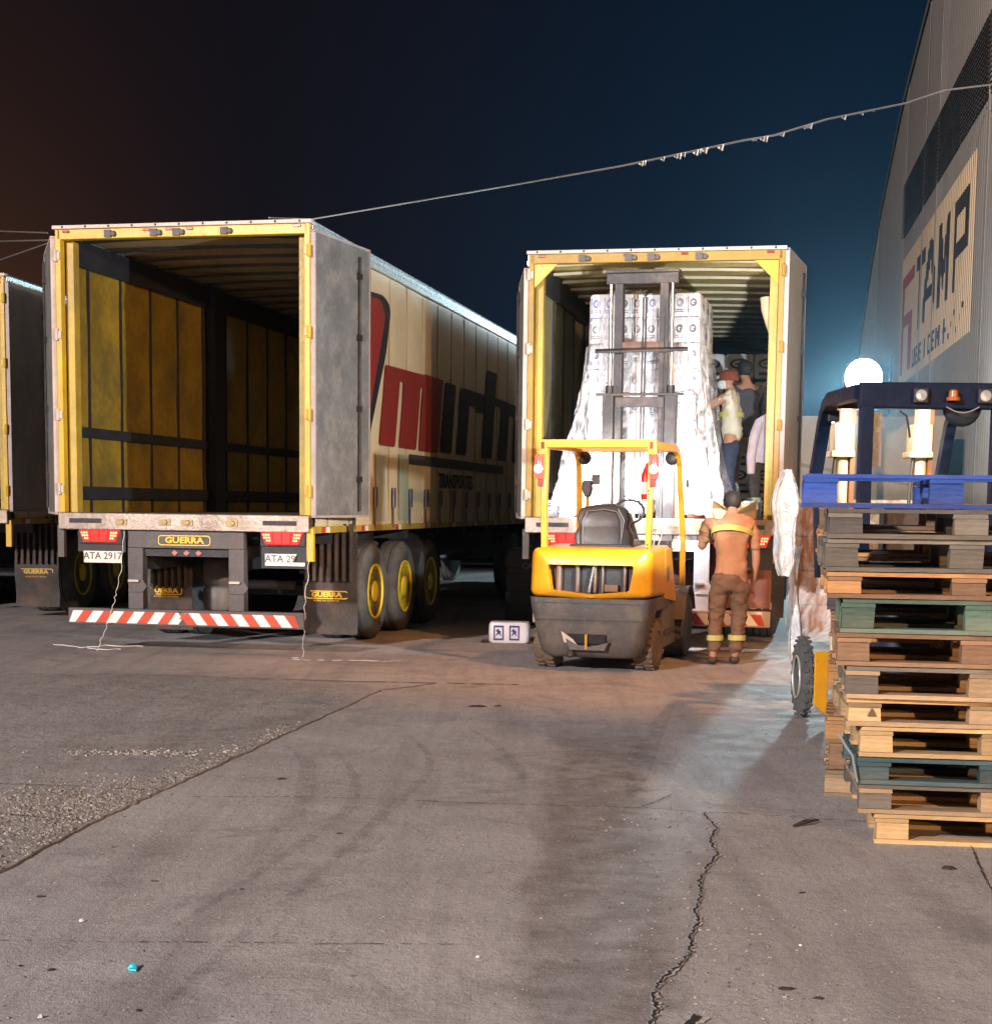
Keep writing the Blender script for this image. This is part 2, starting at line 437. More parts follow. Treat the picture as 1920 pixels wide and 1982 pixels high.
crack([(-1.55,7.76),(-1.04,7.79),(-.64,7.776),(-.187,7.695),(.295,7.642),(.542,7.621),(.765,7.60),(1.022,7.508),(1.21,7.498),(1.59,7.372),(1.816,7.319)], .0045, .006, seg=22, name='slab_joint', gap=.18)
crack([(.70,7.60),(.80,7.75),(.92,7.98)], .004, .008, seg=8)
crack([(-1.75,5.15),(-1.27,5.142),(-.93,5.155),(-.69,5.149),(-.1,5.16)], .0035, .004, seg=20, name='slab_joint', gap=.35)
crack([(2.13,6.86),(2.04,6.45),(1.97,6.10),(1.93,5.8)], .004, .003, seg=12, name='slab_joint')
crack([(-6.5,13.2),(-3.2,13.35),(-1.2,13.0),(.2,12.9)], .012, .008, seg=30, name='slab_joint', gap=.2)
crack([(-.92,12.403),(-.5,12.9)], .006, .01, seg=10, name='slab_joint')
crack([(-3.4,8.05),(-2.583,8.038),(-2.143,7.987),(-1.75,7.9)], .008, .012, z=.0115, seg=16)
crack([(-3.0,7.30),(-2.337,7.263),(-2.048,7.151),(-1.87,7.131)], .011, .014, z=.0115, seg=16)

def tyre_mat():
    m = bpy.data.materials.new('tyre_mark'); m.use_nodes = True; t = m.node_tree; p = t.nodes['Principled BSDF']
    p.inputs['Base Color'].default_value = (.10,.085,.08,1); p.inputs['Roughness'].default_value = .8
    n = t.nodes.new('ShaderNodeTexNoise'); n.inputs['Scale'].default_value = 9; n.inputs['Detail'].default_value = 8; n.inputs['Roughness'].default_value = .8
    tc_ = t.nodes.new('ShaderNodeTexCoord'); t.links.new(tc_.outputs['Object'], n.inputs['Vector'])
    r = t.nodes.new('ShaderNodeMapRange'); t.links.new(n.outputs[0], r.inputs[0]); r.inputs[1].default_value = .42; r.inputs[2].default_value = .75; r.inputs[4].default_value = .45
    t.links.new(r.outputs[0], p.inputs['Alpha']); return m
TYM = tyre_mat()
def tyre_mark(pts, wd, z=.005):
    P_ = []; n = len(pts)
    for i in range(n-1):
        p0, p1, p2, p3 = (Vector(pts[max(0,i-1)]), Vector(pts[i]), Vector(pts[i+1]), Vector(pts[min(n-1,i+2)]))
        for k in range(10):
            t_ = k/10; P_.append(.5*((2*p1)+(p2-p0)*t_+(2*p0-5*p1+4*p2-p3)*t_*t_+(3*p1-p0-3*p2+p3)*t_**3))
    P_.append(Vector(pts[-1])); vs = []
    for i, p in enumerate(P_):
        d = (P_[min(i+1,len(P_)-1)]-P_[max(i-1,0)]).normalized(); nn = Vector((-d.y,d.x)); w_ = wd*(.35+.65*math.sin(PI*i/(len(P_)-1)))
        a = p+nn*w_; b = p-nn*w_; vs += [(a.x,a.y,z),(b.x,b.y,z)]
    o = MB().add(vs, [(2*i,2*i+1,2*i+3,2*i+2) for i in range(len(P_)-1)]).build('tyre_mark', TYM); o['kind'] = 'structure'
tyre_mark([(-1.30,9.45),(-1.101,8.924),(-1.02,8.385),(-.949,7.476),(-1.0,6.9)], .05, .0115)
tyre_mark([(-.93,9.2),(-.769,8.402),(-.712,7.628),(-.775,7.098),(-.915,6.322),(-1.135,5.248)], .035, .0055)
tyre_mark([(-.15,10.2),(.0,9.6),(.12,8.8),(.16,8.2)], .03, .006)
tyre_mark([(-.55,9.9),(-.40,9.2),(-.38,8.5),(-.5,7.6),(-.7,6.2),(-.9,5.0),(-1.0,4.2)], .03, .0065)
tyre_mark([(1.35,11.8),(1.05,10.2),(.8,8.6),(.7,7.9)], .07, .0075)

# ------------------------------------------------------------------ warehouse (gable front seen edge-on at the right)
wh = root('warehouse', 'tall corrugated metal warehouse with an arched gable and a big painted sign', 'warehouse', (6.07, 0, 0), .155)
arcp = [(90,0),(89.6,5),(88,8),(85,10.4),(79.5,13.3),(74.3,15.4),(65.7,17.8),(56.7,19.2),(48,19.8),(40,19.6),(32,18.8),(24,17.2),(16,14.4),(12,12.2),(9,9.4),(7.6,5),(7.5,0)]
def arcz(y):
    for (a, za), (b, zb) in zip(arcp, arcp[1:]):
        if b <= y <= a and a != b: return zb + (za-zb)*(y-b)/(a-b)
    return 0
WALLM = M('warehouse_cladding', (.36,.34,.33), .5, .1, .08, .25, .03, 8, (.30,.27,.25), .4, .3)
SIGNM = M('sign_panel_paint', (.72,.56,.38), .55, 0, .06, .5, .03, 8)
SIGNR = M('sign_red_paint', (.38,.06,.06), .55, 0, .08, .5, .03, 8)
SIGNK = M('sign_dark_paint', (.04,.03,.035), .55, 0, .15, .5, .03, 8)
SIGNB = M('sign_blue_paint', (.04,.06,.17), .55, 0, .1, .5, .03, 8)
PITCH = .38
def ribx(y):                      # trapezoid profile of the corrugated sheet
    f = (y % PITCH)/PITCH
    return -.05*(min(1, max(0, (min(f, 1-f)-.15)/.12)))
STEP = PITCH/8
def cladding(y0, y1, z0f, z1f, off, m, mb):
    n = int(round((y1-y0)/STEP)); vs = []; fs = []
    for i in range(n+1):
        y = y0+(y1-y0)*i/n
        vs += [(ribx(y)-off, y, z0f(y)), (ribx(y)-off, y, z1f(y))]
    for i in range(n): fs.append((2*i,2*i+2,2*i+3,2*i+1))
    mb.add(vs, fs, m)
ys = [7.5, 12, 20.8, 30.4, 41.6, 52.8, 56.7, 63.6, 76, 90]
for a, b in zip(ys, ys[1:]):
    mb = MB(); cladding(a+.006, b-.006, lambda y: 0, arcz, 0, 0, mb); mb.build('wall_panel', WALLM, wh, 35)
    # each bay ends in a narrow cover strip
    box('cover_strip', WALLM, (-.075, -.055, a-.09, a+.09, 0, max(.5, arcz(a+.01)-.05)), wh)
side = MB()
for (a, za), (b, zb) in zip(arcp, arcp[1:]):
    side.add([(0.01,a,za),(0.01,b,zb),(30,b,zb),(30,a,za)], [(0,1,2,3)])
side.build('roof', M('warehouse_roof_sheet', (.22,.22,.23), .5, .3, .1, .3, .05, 5), wh)
mb = MB()
for (a, za), (b, zb) in zip(arcp[2:-2], arcp[3:-1]):
    mb.add([(-.14,a,za-.02),(-.14,b,zb-.02),(-.14,b,zb-.30),(-.14,a,za-.30),(.05,a,za+.03),(.05,b,zb+.03)], [(0,1,2,3),(0,1,5,4)])
mb.build('roof_trim', WALLM, wh)
# louvred ventilation band under the roof
LV = M('louvre_dark_metal', (.075,.062,.060), .6, .1, .2, .6, .05, 8)
def lz0(y): return 12.06
for a, b in ((26.5,30.4),(30.6,36.0),(36.2,41.4),(41.8,46.9),(47.1,52.6),(52.95,56.5),(56.85,63.5)):
    mb = MB(); cladding(a, b, lz0, lambda y: min(14.25, 14.25 if y < 57 else 14.25-(y-57)*.03), .03, 0, mb)
    v = mb.build('ventilation_louvre', LV, wh, 35)
    nb = 16
    for k in range(nb):
        z = 12.12 + k*2.08/nb
        MB().add([(-.10,a,z),(-.10,b,z),(-.17,b,z-.06),(-.17,a,z-.06)], [(0,1,2,3)]).build('louvre_blade', LV, v)
# painted sign: follows the ribs of the sheet
sg = MB()
cladding(43.47, 63.6, lambda y: 6.34, lambda y: 11.2, .012, 0, sg)
def rect(y0, y1, z0, z1, m): cladding(y0, y1, lambda y: z0, lambda y: z1, .02, m, sg)
def para(pts, m):                 # (z range as a function of y): pts = [(y, zlow, zhigh), ...]
    def f(i):
        def g_(y):
            for a, b in zip(pts, pts[1:]):
                if a[0] <= y <= b[0]: return a[i]+(b[i]-a[i])*(y-a[0])/(b[0]-a[0]+1e-9)
            return pts[0][i] if y < pts[0][0] else pts[-1][i]
        return g_
    cladding(pts[0][0], pts[-1][0], f(1), f(2), .02, m, sg)
def q(y): return round(y/STEP)*STEP
# reading direction runs from far (63.6) to near (43.5)
rect(q(58.7), q(63.1), 9.95, 10.42, 1); rect(q(62.2), q(63.1), 6.7, 9.95, 1)       # red angle
rect(q(59.2), q(60.3), 6.7, 8.85, 1); rect(q(60.3), q(62.2), 8.45, 8.9, 1)
T_ = (55.35, 58.2); rect(q(55.35), q(58.2), 9.98, 10.49, 2); rect(q(56.45), q(57.15), 7.88, 9.98, 2)
para([(q(54.9),7.88,8.3),(q(55.2),7.88,9.1),(q(55.5),7.88,8.1)], 2)
para([(q(53.5),9.9,10.47),(q(54.2),9.4,10.47),(q(55.0),8.7,9.7),(q(55.6),7.88,8.7)], 2)
para([(q(52.2),7.88,8.8),(q(52.9),8.6,10.1),(q(53.5),9.6,10.47)], 2)
rect(q(53.2), q(54.9), 8.55, 8.95, 2)
rect(q(50.95), q(51.6), 7.88, 10.5, 2); rect(q(48.85), q(49.5), 7.88, 10.5, 2)
para([(q(50.2),8.3,9.2),(q(50.6),8.7,9.9),(q(50.95),9.3,10.4)], 2)
para([(q(49.5),9.3,10.4),(q(49.9),8.7,9.9),(q(50.2),8.3,9.2)], 2)
rect(q(47.2), q(47.85), 7.88, 10.5, 2); rect(q(44.8), q(47.2), 10.0, 10.5, 2); rect(q(44.8), q(45.4), 9.15, 10.0, 2); rect(q(44.9), q(47.2), 8.8, 9.25, 2)
rs = random.Random(5)
y = 58.6
widths = [(.9,'U'),(.8,'E'),(.8,'E'),(.4,' '),(.4,'I'),(.3,' '),(.9,'G'),(.8,'E'),(1.0,'N'),(.3,' '),(.8,'X')]
for wd, ch in widths:
    a, b = q(y-wd), q(y); c_ = 3 if ch in 'NX' else 2
    if ch == 'U': rect(b-.2,b,6.65,7.3,c_); rect(a,a+.2,6.65,7.3,c_); rect(a,b,6.65,6.8,c_)
    if ch == 'E':
        rect(b-.2,b,6.65,7.3,c_)
        for z in (6.65,6.92,7.2): rect(a+.2,b,z,z+.12,c_)
    if ch == 'I': rect(a,b,6.65,7.3,c_)
    if ch == 'G': rect(b-.2,b,6.65,7.3,c_); rect(a,b,7.18,7.3,c_); rect(a,b,6.65,6.78,c_); rect(a,a+.2,6.65,7.0,c_)
    if ch == 'N': rect(b-.25,b,6.65,7.3,c_); rect(a,a+.25,6.65,7.3,c_); rect(a+.2,b-.2,6.9,7.15,c_)
    if ch == 'X': rect((a+b)/2-.15,(a+b)/2+.15,6.6,7.35,c_); rect(a,b,6.9,7.05,c_)
    y -= wd+.22
for k in range(11):
    yy = 48.2 - .42*(k % 6)*1.4; zz = 6.62 + .28*(k % 3); rect(q(yy), q(yy)+STEP*4, zz, zz+.17, 2)
sg.build('painted_sign', [SIGNM, SIGNR, SIGNK, SIGNB], wh, 35)
BLUD = M('side_door_blue', (.03,.07,.16), .5, 0, .1, 1, .05, 8)
dd = box('loading_door', BLUD, (-.12, -.06, 66.5, 73.5, 0, 7.9), wh)
for k in range(7): box('door_slat', BLUD, (-.15, -.12, 66.5, 73.5, .3+k*1.1, 1.3+k*1.1), dd)

# ------------------------------------------------------------------ curtain-side trailers
EMB = {}
def stud_text(p, s, sz, loc, mat=GOLD, sx=1.25): return text('lettering', s, sz, mat, p, loc, sx=sx, bold=.0035)
def name_plate(parent, cx, y, cz, w_, h_, s='GUERRA', gold=GOLD, sx=1.25, sub=True):
    mb = MB(); a = w_/2; b = h_/2; r = .3*h_; t = .006
    def rr(a, b, r): 
        o = []
        for (qx, qz, a0) in ((a-r,b-r,0),(-a+r,b-r,90),(-a+r,-b+r,180),(a-r,-b+r,270)):
            for k in range(4):
                an = math.radians(a0+30*k); o.append((cx+qx+r*math.cos(an), cz+qz+r*math.sin(an)))
        return o
    o_, i_ = rr(a, b, r), rr(a-.010, b-.010, r*.8); n = len(o_)
    mb.add([(u, y-.004, v) for u, v in o_]+[(u, y-.004, v) for u, v in i_], [(i,(i+1)%n,n+(i+1)%n,n+i) for i in range(n)])
    mb.build('emblem_frame', gold, parent)
    text('lettering', s, h_*.80, gold, parent, (cx, y-.005, cz), sx=sx, bold=.003)
    if sub: text('lettering', 'A PAZ NA ESTRADA', h_*.30, gold, parent, (cx, y-.005, cz-h_*.72), sx=1.2)
def wheel(parent, side, t, r=.525, xo=1.27, wd=.30, rim=RIMY, tyre=RUB, n=40):
    s = side; m = MB()
    # tyre profile across the width, outer face at xo
    prof = [(-wd,.30),(-wd+.01,.36),(-wd+.0,r*.80),(-wd+.02,r*.93),(-wd+.055,r),(-wd+.10,r*1.003),(-wd+.105,r-.014),(-wd+.115,r-.014),(-wd+.12,r*1.005),
            (-.12,r*1.005),(-.115,r-.014),(-.105,r-.014),(-.10,r*1.003),(-.055,r),(-.02,r*.93),(0,r*.80),(-.004,.40),(-.012,.335),(-.03,.30)]
    m.lathe([(s*h_, q_) for h_, q_ in prof], (s*xo, t, r), 'x', n, 0)
    w_ = m.build('wheel', tyre, parent, 40)
    d = MB().lathe([(s*h_, q_) for h_, q_ in [(-.03,.303),(-.012,.305),(-.012,.285),(-.035,.278),(-.055,.262),(-.065,.235),(-.068,.15),(-.06,.12),(-.02,.11),(-.015,.07),(-.01,0.0)]], (s*xo, t, r), 'x', n, 0)
    rimo = d.build('rim', rim, w_, 40)
    nb = MB()
    for k in range(10):
        a = 2*PI*k/10; nb.lathe([(s*-.07,.014),(s*-.05,.014)], (s*xo, t+.19*math.cos(a), r+.19*math.sin(a)), 'x', 6)
    nb.build('wheel_nuts', DARK, w_)
    return w_
def door_leaf(parent, hx, phi, side, Hz, mat=DOORG, w_=1.26, z0=1.36):
    """leaf hinged at the rear post, folded back along the side. phi = angle from +y towards +x"""
    T = Matrix.Translation((hx, .0, 0)) @ Matrix.Rotation(-phi, 4, 'Z')
    mb = MB(); mb.box(-.02, .02, .03, w_, z0, Hz-.10, 0, T)
    d = mb.build('rear_door', mat, parent, None, .008)
    fr = MB()
    for z in (z0-.012, Hz-.11): fr.box(-.026, .026, .02, w_+.01, z, z+.022, 0, T)
    for y_ in (.02, w_-.012): fr.box(-.026, .026, y_, y_+.022, z0, Hz-.10, 0, T)
    fr.build('door_edge', WHT if side < 0 else M('door_edge_grey', (.36,.30,.28), .5), d)
    lb = MB(); lb.tube([T @ Vector((side*.045, w_-.28, z0+.05)), T @ Vector((side*.045, w_-.28, Hz-.2))], .014, 8)
    for z in (1.7, 2.4, 3.1, 3.7): lb.box(side*.02-.02 if side>0 else -.06, .06 if side>0 else side*-.02+.0, w_-.31, w_-.25, z, z+.06, 0, T)
    lb.build('lock_bar', MAST, d)
    return d
def tail_light(parent, cx, cz, y=-.03, flip=1, mat=(TAIL, TAILH)):
    # trapezoid: wide at the top
    hs = box('lamp_housing', DARK, (cx-.225, cx+.225, y+.012, y+.09, cz-.075, cz+.075), parent, .005)
    segs = [(-.21,-.10,-.165,-.085,1),(-.095,-.005,-.080,-.002,0),(.003,.093,.0,.078,0),(.10,.21,.085,.165,1)]
    for a, b, c, d, hot in segs:
        mb = MB(); mb.prism([(cx+a,cz+.062),(cx+b,cz+.062),(cx+d,cz-.055),(cx+c,cz-.055)], y-.012, y+.02, 'xz')
        l_ = mb.build('lamp_lens', mat[0], hs, None, .004)
    for sgn in (-1, 1):
        dots = MB()
        for (u, v) in ((.13,.035),(.155,.035),(.18,.035),(.125,.008),(.15,.008),(.172,.008),(.122,-.02),(.145,-.02)):
            dots.lathe([(-.003,.0125),(-.018,.011)], (cx+sgn*u, y, cz+v), 'y', 6)
        dots.build('lamp_leds', mat[1], hs)
    return hs
def plate(parent, cx, cz, s, w_=.40, torn=False, y=-.02):
    mb = MB(); h_ = .115
    if not torn: mb.prism([(cx-w_/2,cz-h_/2),(cx+w_/2,cz-h_/2),(cx+w_/2,cz+h_/2),(cx-w_/2,cz+h_/2)], y-.004, y)
    else: mb.prism([(cx-w_/2,cz-h_/2),(cx+w_/2,cz-h_/2),(cx+w_/2,cz-h_/2+.035),(cx+w_*.22,cz-h_/2+.035),(cx+w_*.20,cz-.01),(cx+w_*.30,cz+h_/2),(cx-w_/2,cz+h_/2)], y-.004, y)
    p = mb.build('number_plate', PLATE, parent, None, .002)
    text('lettering', s, .098, INK, p, (cx-(.0 if not torn else .045), y-.005, cz+.008), sx=.98 if not torn else .98, bold=.001)
    text('lettering', 'PARAGUAY' if False else '. - .', .03, INK, p, (cx, y-.005, cz-.045))
    return p
def mudflap(parent, x0, x1, y, z0, z1, s='GUERRA', ribs=7, tw=.46, cz=.55, cx=None, gold=GOLD, bend=0):
    mb = MB(); n = 8
    rows = []
    for k in range(n+1):
        z = z0+(z1-z0)*k/n; dy = .03*math.sin(k*1.3)*(1-k/n)+bend*(1-k/n)**2
        rows.append([(x0, y+dy, z), (x1, y+dy+.008*math.sin(k*2.), z), (x1, y+dy+.014, z), (x0, y+dy+.014, z)])
    mb.loft(rows, 0, True, True, True)
    f = mb.build('mudflap', FLAP, parent, 40)
    if s: name_plate(f, (x0+x1)/2 if cx is None else cx, y-.008, cz, tw, .085, s, gold)
    if ribs:
        zz = z1-.02
        for k in range(ribs):
            xx = x0+.05+(x1-x0-.1)*k/(ribs-1)
            box('flap_rib', FLAP, (xx-.016, xx+.016, y-.07, y-.012, z0+(z1-z0)*.52, zz+.10), f, .004)
    return f
def trailer(pose, label, H, L_=13.6, full=True, rearfull=True, phiL=0, phiR=0, inner=CURT_IN, roofm=ROOFIN, frame=YEL, grp='curtain-side trailers parked side by side'):
    x0, y0, yaw = pose
    t = root('curtain_side_trailer', label, 'trailer', (x0, y0, 0), yaw, grp)
    FZ = 1.37
    # roof and its frame
    rf = MB(); rf.box(-1.26, 1.26, .06, L_, H-.045, H-.015); rf = rf.build('roof', roofm, t)
    mb = MB()
    for sx_ in (-1, 1):
        mb.box(min(sx_*1.27,sx_*1.305), max(sx_*1.27,sx_*1.305), .05, L_, H-.075, H+.0, 0)
        mb.box(min(sx_*1.27,sx_*1.315), max(sx_*1.27,sx_*1.315), .05, L_, H-.135, H-.085, 0)
        mb.tube([(sx_*1.31, .05, H-.012), (sx_*1.31, L_, H-.012)], .012, 6)
    mb.build('roof_side_rail', ALU, t)
    for k in range(int(L_/.6)):
        yy = .42+k*.6
        b = MB(); n = 10; pts = [(-1.2+2.4*i/n, yy, H-.075+.03*math.sin(PI*i/n)) for i in range(n+1)]
        b.loft([[(p[0],p[1]-.016,p[2]-.028),(p[0],p[1]+.016,p[2]-.028),(p[0],p[1]+.02,p[2]),(p[0],p[1]-.02,p[2])] for p in pts], 0, True, True, True)
        b.build('roof_bow', DARK if roofm is ROOFIN else M('roof_bow_tan', (.62,.50,.34), .5), t)
    hd = box('rear_header', frame, (-1.27, 1.27, 0, .10, H-.125, H-.032), t, .006)
    gt = box('gutter_trim', WHT, (-1.31, 1.31, -.025, .12, H-.030, H+.004), t, .004)
    rv = MB()
    for k in range(11): rv.lathe([(-.004,.009),(-.0005,.012)], (-1.2+.24*k, -.0255, H-.013), 'y', 8)
    rv.build('rivets', DARK, gt, kind='stuff')
    for cx in (-1.17, -.34, -.11, .10, 1.17) if rearfull else (-1.15, -.28, .3, 1.15):
        box('marker_light', LAMPR, (cx-.035, cx+.035, -.014, 0, H-.065, H-.043), hd, .004)
    for cx in (-.72, -.25, -.02, .46):
        m_ = MB(); m_.box(cx-.05, cx+.02, -.022, 0, H-.115, H-.048); m_.lathe([(-.035,.022),(-.001,.03)], (cx+.045,0,H-.085), 'y', 10)
        m_.build('latch_keeper', GREY, hd)
    for sx_ in (-1, 1):
        xa, xb = sorted((sx_*1.235, sx_*1.29))
        box('rear_post', frame, (xa, xb, 0, .09, FZ, H-.03), t, .006)
        xa, xb = sorted((sx_*1.15, sx_*1.232))
        box('inner_post', YELT, (xa, xb, .10, .22, FZ, H-.13), t, .004)
        for z in (1.60, 2.32, 3.09, 3.84):
            hb = MB(); hb.tube([(sx_*1.285, -.012, z-.055), (sx_*1.285, -.012, z+.055)], .021, 8); hb.box(min(sx_*1.24,sx_*1.28), max(sx_*1.24,sx_*1.28), -.012, -.001, z-.035, z+.035)
            hb.build('hinge', WHT if sx_ < 0 else frame, t, 40)
        box('corner_stub', frame if sx_ > 0 else GREY, (min(sx_*1.25,sx_*1.32), max(sx_*1.25,sx_*1.32), .0, .06, .93, 1.245), t, .004)
    if not rearfull:
        for sx_ in (-1, 1):
            MB().prism([(sx_*1.23,H-.13),(sx_*1.0,H-.13),(sx_*1.23,H-.36)], .02, .06, 'xz').build('corner_gusset', M('gusset_amber', (.72,.38,.02), .4), t)
    # floor, sill
    fl = box('floor', FLOORT, (-1.24, 1.24, .02, L_, FZ-.10, FZ-.012), t)
    for k in range(9): box('floor_board', FLOORT, (-1.23+.273*k, -1.23+.273*k+.266, .06, L_, FZ-.012, FZ), fl)
    sl = box('rear_sill', STEEL, (-1.29, 1.29, -.04, .06, 1.205, FZ-.001), t, .008)
    for cx in (-.98, 1.02): box('sill_slot', DARK, (cx-.19, cx+.15, -.044, -.038, 1.27, 1.315), sl)
    for cx in (-.62, -.17, .06, .52):
        m_ = MB(); m_.box(cx-.06, cx+.06, -.05, -.04, 1.255, 1.315); m_.lathe([(-.065,.02),(-.05,.026)], (cx+.01,0,1.285), 'y', 10); m_.build('lock_socket', M('brass_lock', (.30,.22,.10), .4, .6), sl)
    # side walls: curtains in strips between seams, rails and middle post inside
    for sx_ in (-1, 1):
        xa = sx_*1.262
        nst = int((L_-.25)/.745)
        lo, hi = (1.26, H-.14)
        for k in range(nst+1):
            a = -.135+.745*k; a2 = max(a, .23); b_ = min(a+.745, L_)
            if sx_ > 0 or True:
                m_ = MB(); n = 6; rows = []
                for i in range(n+1):
                    y_ = a2+(b_-a2)*i/n; u = sx_*.010*math.sin(PI*i/n)
                    col = []
                    for j in range(7):
                        z_ = lo+(hi-lo)*j/6; col.append((xa+u+sx_*.006*math.sin(j*2.1+k*1.7+i*.5), y_, z_ + (-.018*abs(math.sin(i*PI/n*1)) if j == 0 and sx_ > 0 else 0)))
                    rows.append(col)
                m_.loft(rows, 0, False)
                m_.build('curtain_strip', CURT_OUT if sx_ > 0 else inner, t, 60)
            if k and sx_ < 0: box('curtain_seam', RAILD, (xa-.010, xa+.020, a2-.013, a2+.013, 1.3, H-.14), t)
            if sx_ > 0:
                box('curtain_seam', M('seam_thread', (.33,.24,.12), .7), (xa+.002, xa+.010, a2-.004, a2+.004, 1.3, H-.16), t)
                if k and full:
                    yy = a+.86 if True else a
                    st_ = box('curtain_strap', GREY, (xa+.022, xa+.030, yy-.022, yy+.022, 1.22, 1.52), t)
                    box('buckle', M('buckle_steel', (.16,.14,.17), .5, .4), (xa+.026, xa+.050, yy-.045, yy+.045, 1.45, 1.67), st_, .006)
        box('curtain_rail', RAILD, (min(sx_*1.20,sx_*1.245), max(sx_*1.20,sx_*1.245), .25, L_, H-.33, H-.08), t)
        box('side_rail', YELT, (min(sx_*1.255,sx_*1.29), max(sx_*1.255,sx_*1.29), .03, L_, 1.195, 1.262), t, .004)
        if sx_ < 0:
            box('middle_post', RAILD, (-1.24, -1.13, 3.68, 4.0, FZ, H-.08), t)
            box('middle_post', RAILD, (-1.24, -1.13, 8.4, 8.75, FZ, H-.08), t)
            for z0_, z1_ in ((1.50,1.63),(2.12,2.22)): box('load_rail', RAILD, (-1.245, -1.205, .23, L_, z0_, z1_), t, .004)
    for k in range(9):
        c_ = REFR if k % 2 == 0 else REFW
        for q_ in range(2):
            box('reflective_strip', REFR if q_ == 0 else REFW, (1.291, 1.296, .35+k*1.35+.13*q_, .47+k*1.35+.13*q_, 1.20, 1.255), t)
    box('front_wall', M('trailer_front_wall', (.05,.055,.07), .6), (-1.26, 1.26, L_-.04, L_, 1.2, H-.02), t)
    # chassis
    for x_ in (-.45, .45): box('chassis_beam', DARK, (x_-.05, x_+.05, .2, L_-.6, .82, 1.19), t)
    for k in range(8): box('cross_member', DARK, (-1.2, 1.2, .9+k*1.5, .98+k*1.5, 1.08, 1.18), t)
    for k in range(3):
        tt = 2.38+k*1.25
        box('axle', DARK, (-1.0, 1.0, tt-.06, tt+.06, .46, .59), t, .02)
        for s in (-1, 1):
            wheel(t, s, tt); wheel(t, s, tt, xo=.93, rim=DARK, n=28)
            MB().lathe([(0,.10),(.03,.13),(.10,.12),(.13,.135),(.20,.12),(.26,.13),(.28,.08)], (s*.55, tt+.28, .62), 'z', 20).build('air_spring', RUB, t, 50)
    for k in range(3):
        tt = 2.38+k*1.25
        for s in (1,):
            m_ = MB(); rows = []
            for i in range(13):
                a = math.radians(15+150*i/12); rows.append([(s*.72, tt+.60*math.cos(a), .525+.60*math.sin(a)), (s*1.24, tt+.60*math.cos(a), .525+.60*math.sin(a)), (s*1.24, tt+.615*math.cos(a), .525+.615*math.sin(a)), (s*.72, tt+.615*math.cos(a), .525+.615*math.sin(a))])
            if k == 2: m_.loft(rows, 0, True, True, True); m_.build('mudguard', FLAP, t, 40)
    return t
T1 = trailer((-3.0484, 15.1798, .2037), 'big yellow framed trailer standing empty with its rear open, left of the small forklift', 4.12)
EO = T1
door_leaf(EO, 1.31, .345-.2037, 1, 4.12)
door_leaf(EO, -1.31, -.33-.2037, -1, 4.12)
def rear_gear(t, legs=True, plates=('ATA 2917', 'ATA 29'), steel=GREY, hot=(TAIL, TAILH), bump_m=GREY):
    cb = box('underride_beam', steel, (-.577, .622, 0, .09, 1.035, 1.203), t, .006)
    name_plate(cb, .015, -.003, 1.112, .54, .10, sub=False, sx=1.3)
    for x_ in (-.102, .02, .144):
        MB().prism([(x_,.962),(x_+.033,.99),(x_,1.018),(x_-.033,.99)], .03, .045, 'xz').build('diamond_reflector', M('diamond_reflector', (.45,.16,.12), .3), cb)
    box('reflector_bar', DARK, (-.42, .46, .045, .09, .955, 1.035), cb)
    for x_ in (-.577, .466):
        lg = MB(); lg.prism([(x_,.436),(x_+.155,.436),(x_+.155,1.034),(x_,1.034)], 0, .11, 'xz')
        lg.prism([(x_+.02,.60),(x_+.155,.60),(x_+.20,.66),(x_+.155,.73)], -.01, -.002, 'xz')
        lg.build('underride_leg', steel, t, None, .006)
        box('leg_brace', DARK, (x_+.02, x_+.13, .115, .60, .95, 1.06), t)
        box('hook_plate', WHT, (x_+.01, x_+.12, -.03, -.008, .70, .725), t, .004)
    bp = MB().prism([(-1.19,.275),(1.25,.28),(1.25,.44),(-1.19,.437)], -.06, .05, 'xz').build('bumper', bump_m, t, None, .01)
    n = 22; x_s = -1.175; x_e = 1.20; pitch = (x_e-x_s)/n
    for k in range(n):
        a = x_s+k*pitch; c = a+pitch; mid = (a+c)/2
        lean = .085 if mid < .03 else -.085
        z0_, z1_ = .298, .412
        pts = [(a-lean*.5,z0_),(c-lean*.5,z0_),(c+lean*.5,z1_),(a+lean*.5,z1_)]
        pts = [(max(x_s, min(x_e, u)), v) for u, v in pts]
        MB().prism(pts, -.066, -.0605, 'xz').build('chevron_stripe', REFR if k % 2 else REFW, bp)
    MB().prism([(-.02,.352),(.075,.352),(.028,.41)], -.072, -.067, 'xz').build('chevron_stripe', REFR, bp)
    tail_light(t, -.857, 1.142, mat=hot); tail_light(t, 1.02, 1.146, mat=hot)
    if plates:
        plate(t, -.83, .94, plates[0]); plate(t, 1.045, .942, plates[1], torn=True)
    box('lamp_bracket', DARK, (-1.10, -.60, .0, .03, .99, 1.2), t); box('lamp_bracket', DARK, (.80, 1.26, .0, .03, .86, 1.2), t)
rear_gear(T1)
mudflap(T1, .82, 1.395, 1.2, .135, 1.20, tw=.46, cz=.545, cx=1.07)
mudflap(T1, -.885, -.41, 1.2, .14, .98, 'UERRA', ribs=6, tw=.36, cz=.55, cx=-.70)
MB().lathe([(0,.15),(.03,.165),(.22,.165),(.26,.13),(.30,.165),(.5,.165),(.55,.12)], (-.13, 1.25, .36), 'z', 24).build('air_tank', M('tank_grey', (.13,.105,.09), .6), T1, 50)
MB().tube([(-.0,1.5,.62),(.62,1.5,.62)], .05, 10).build('axle_tube', DARK, T1, 50)
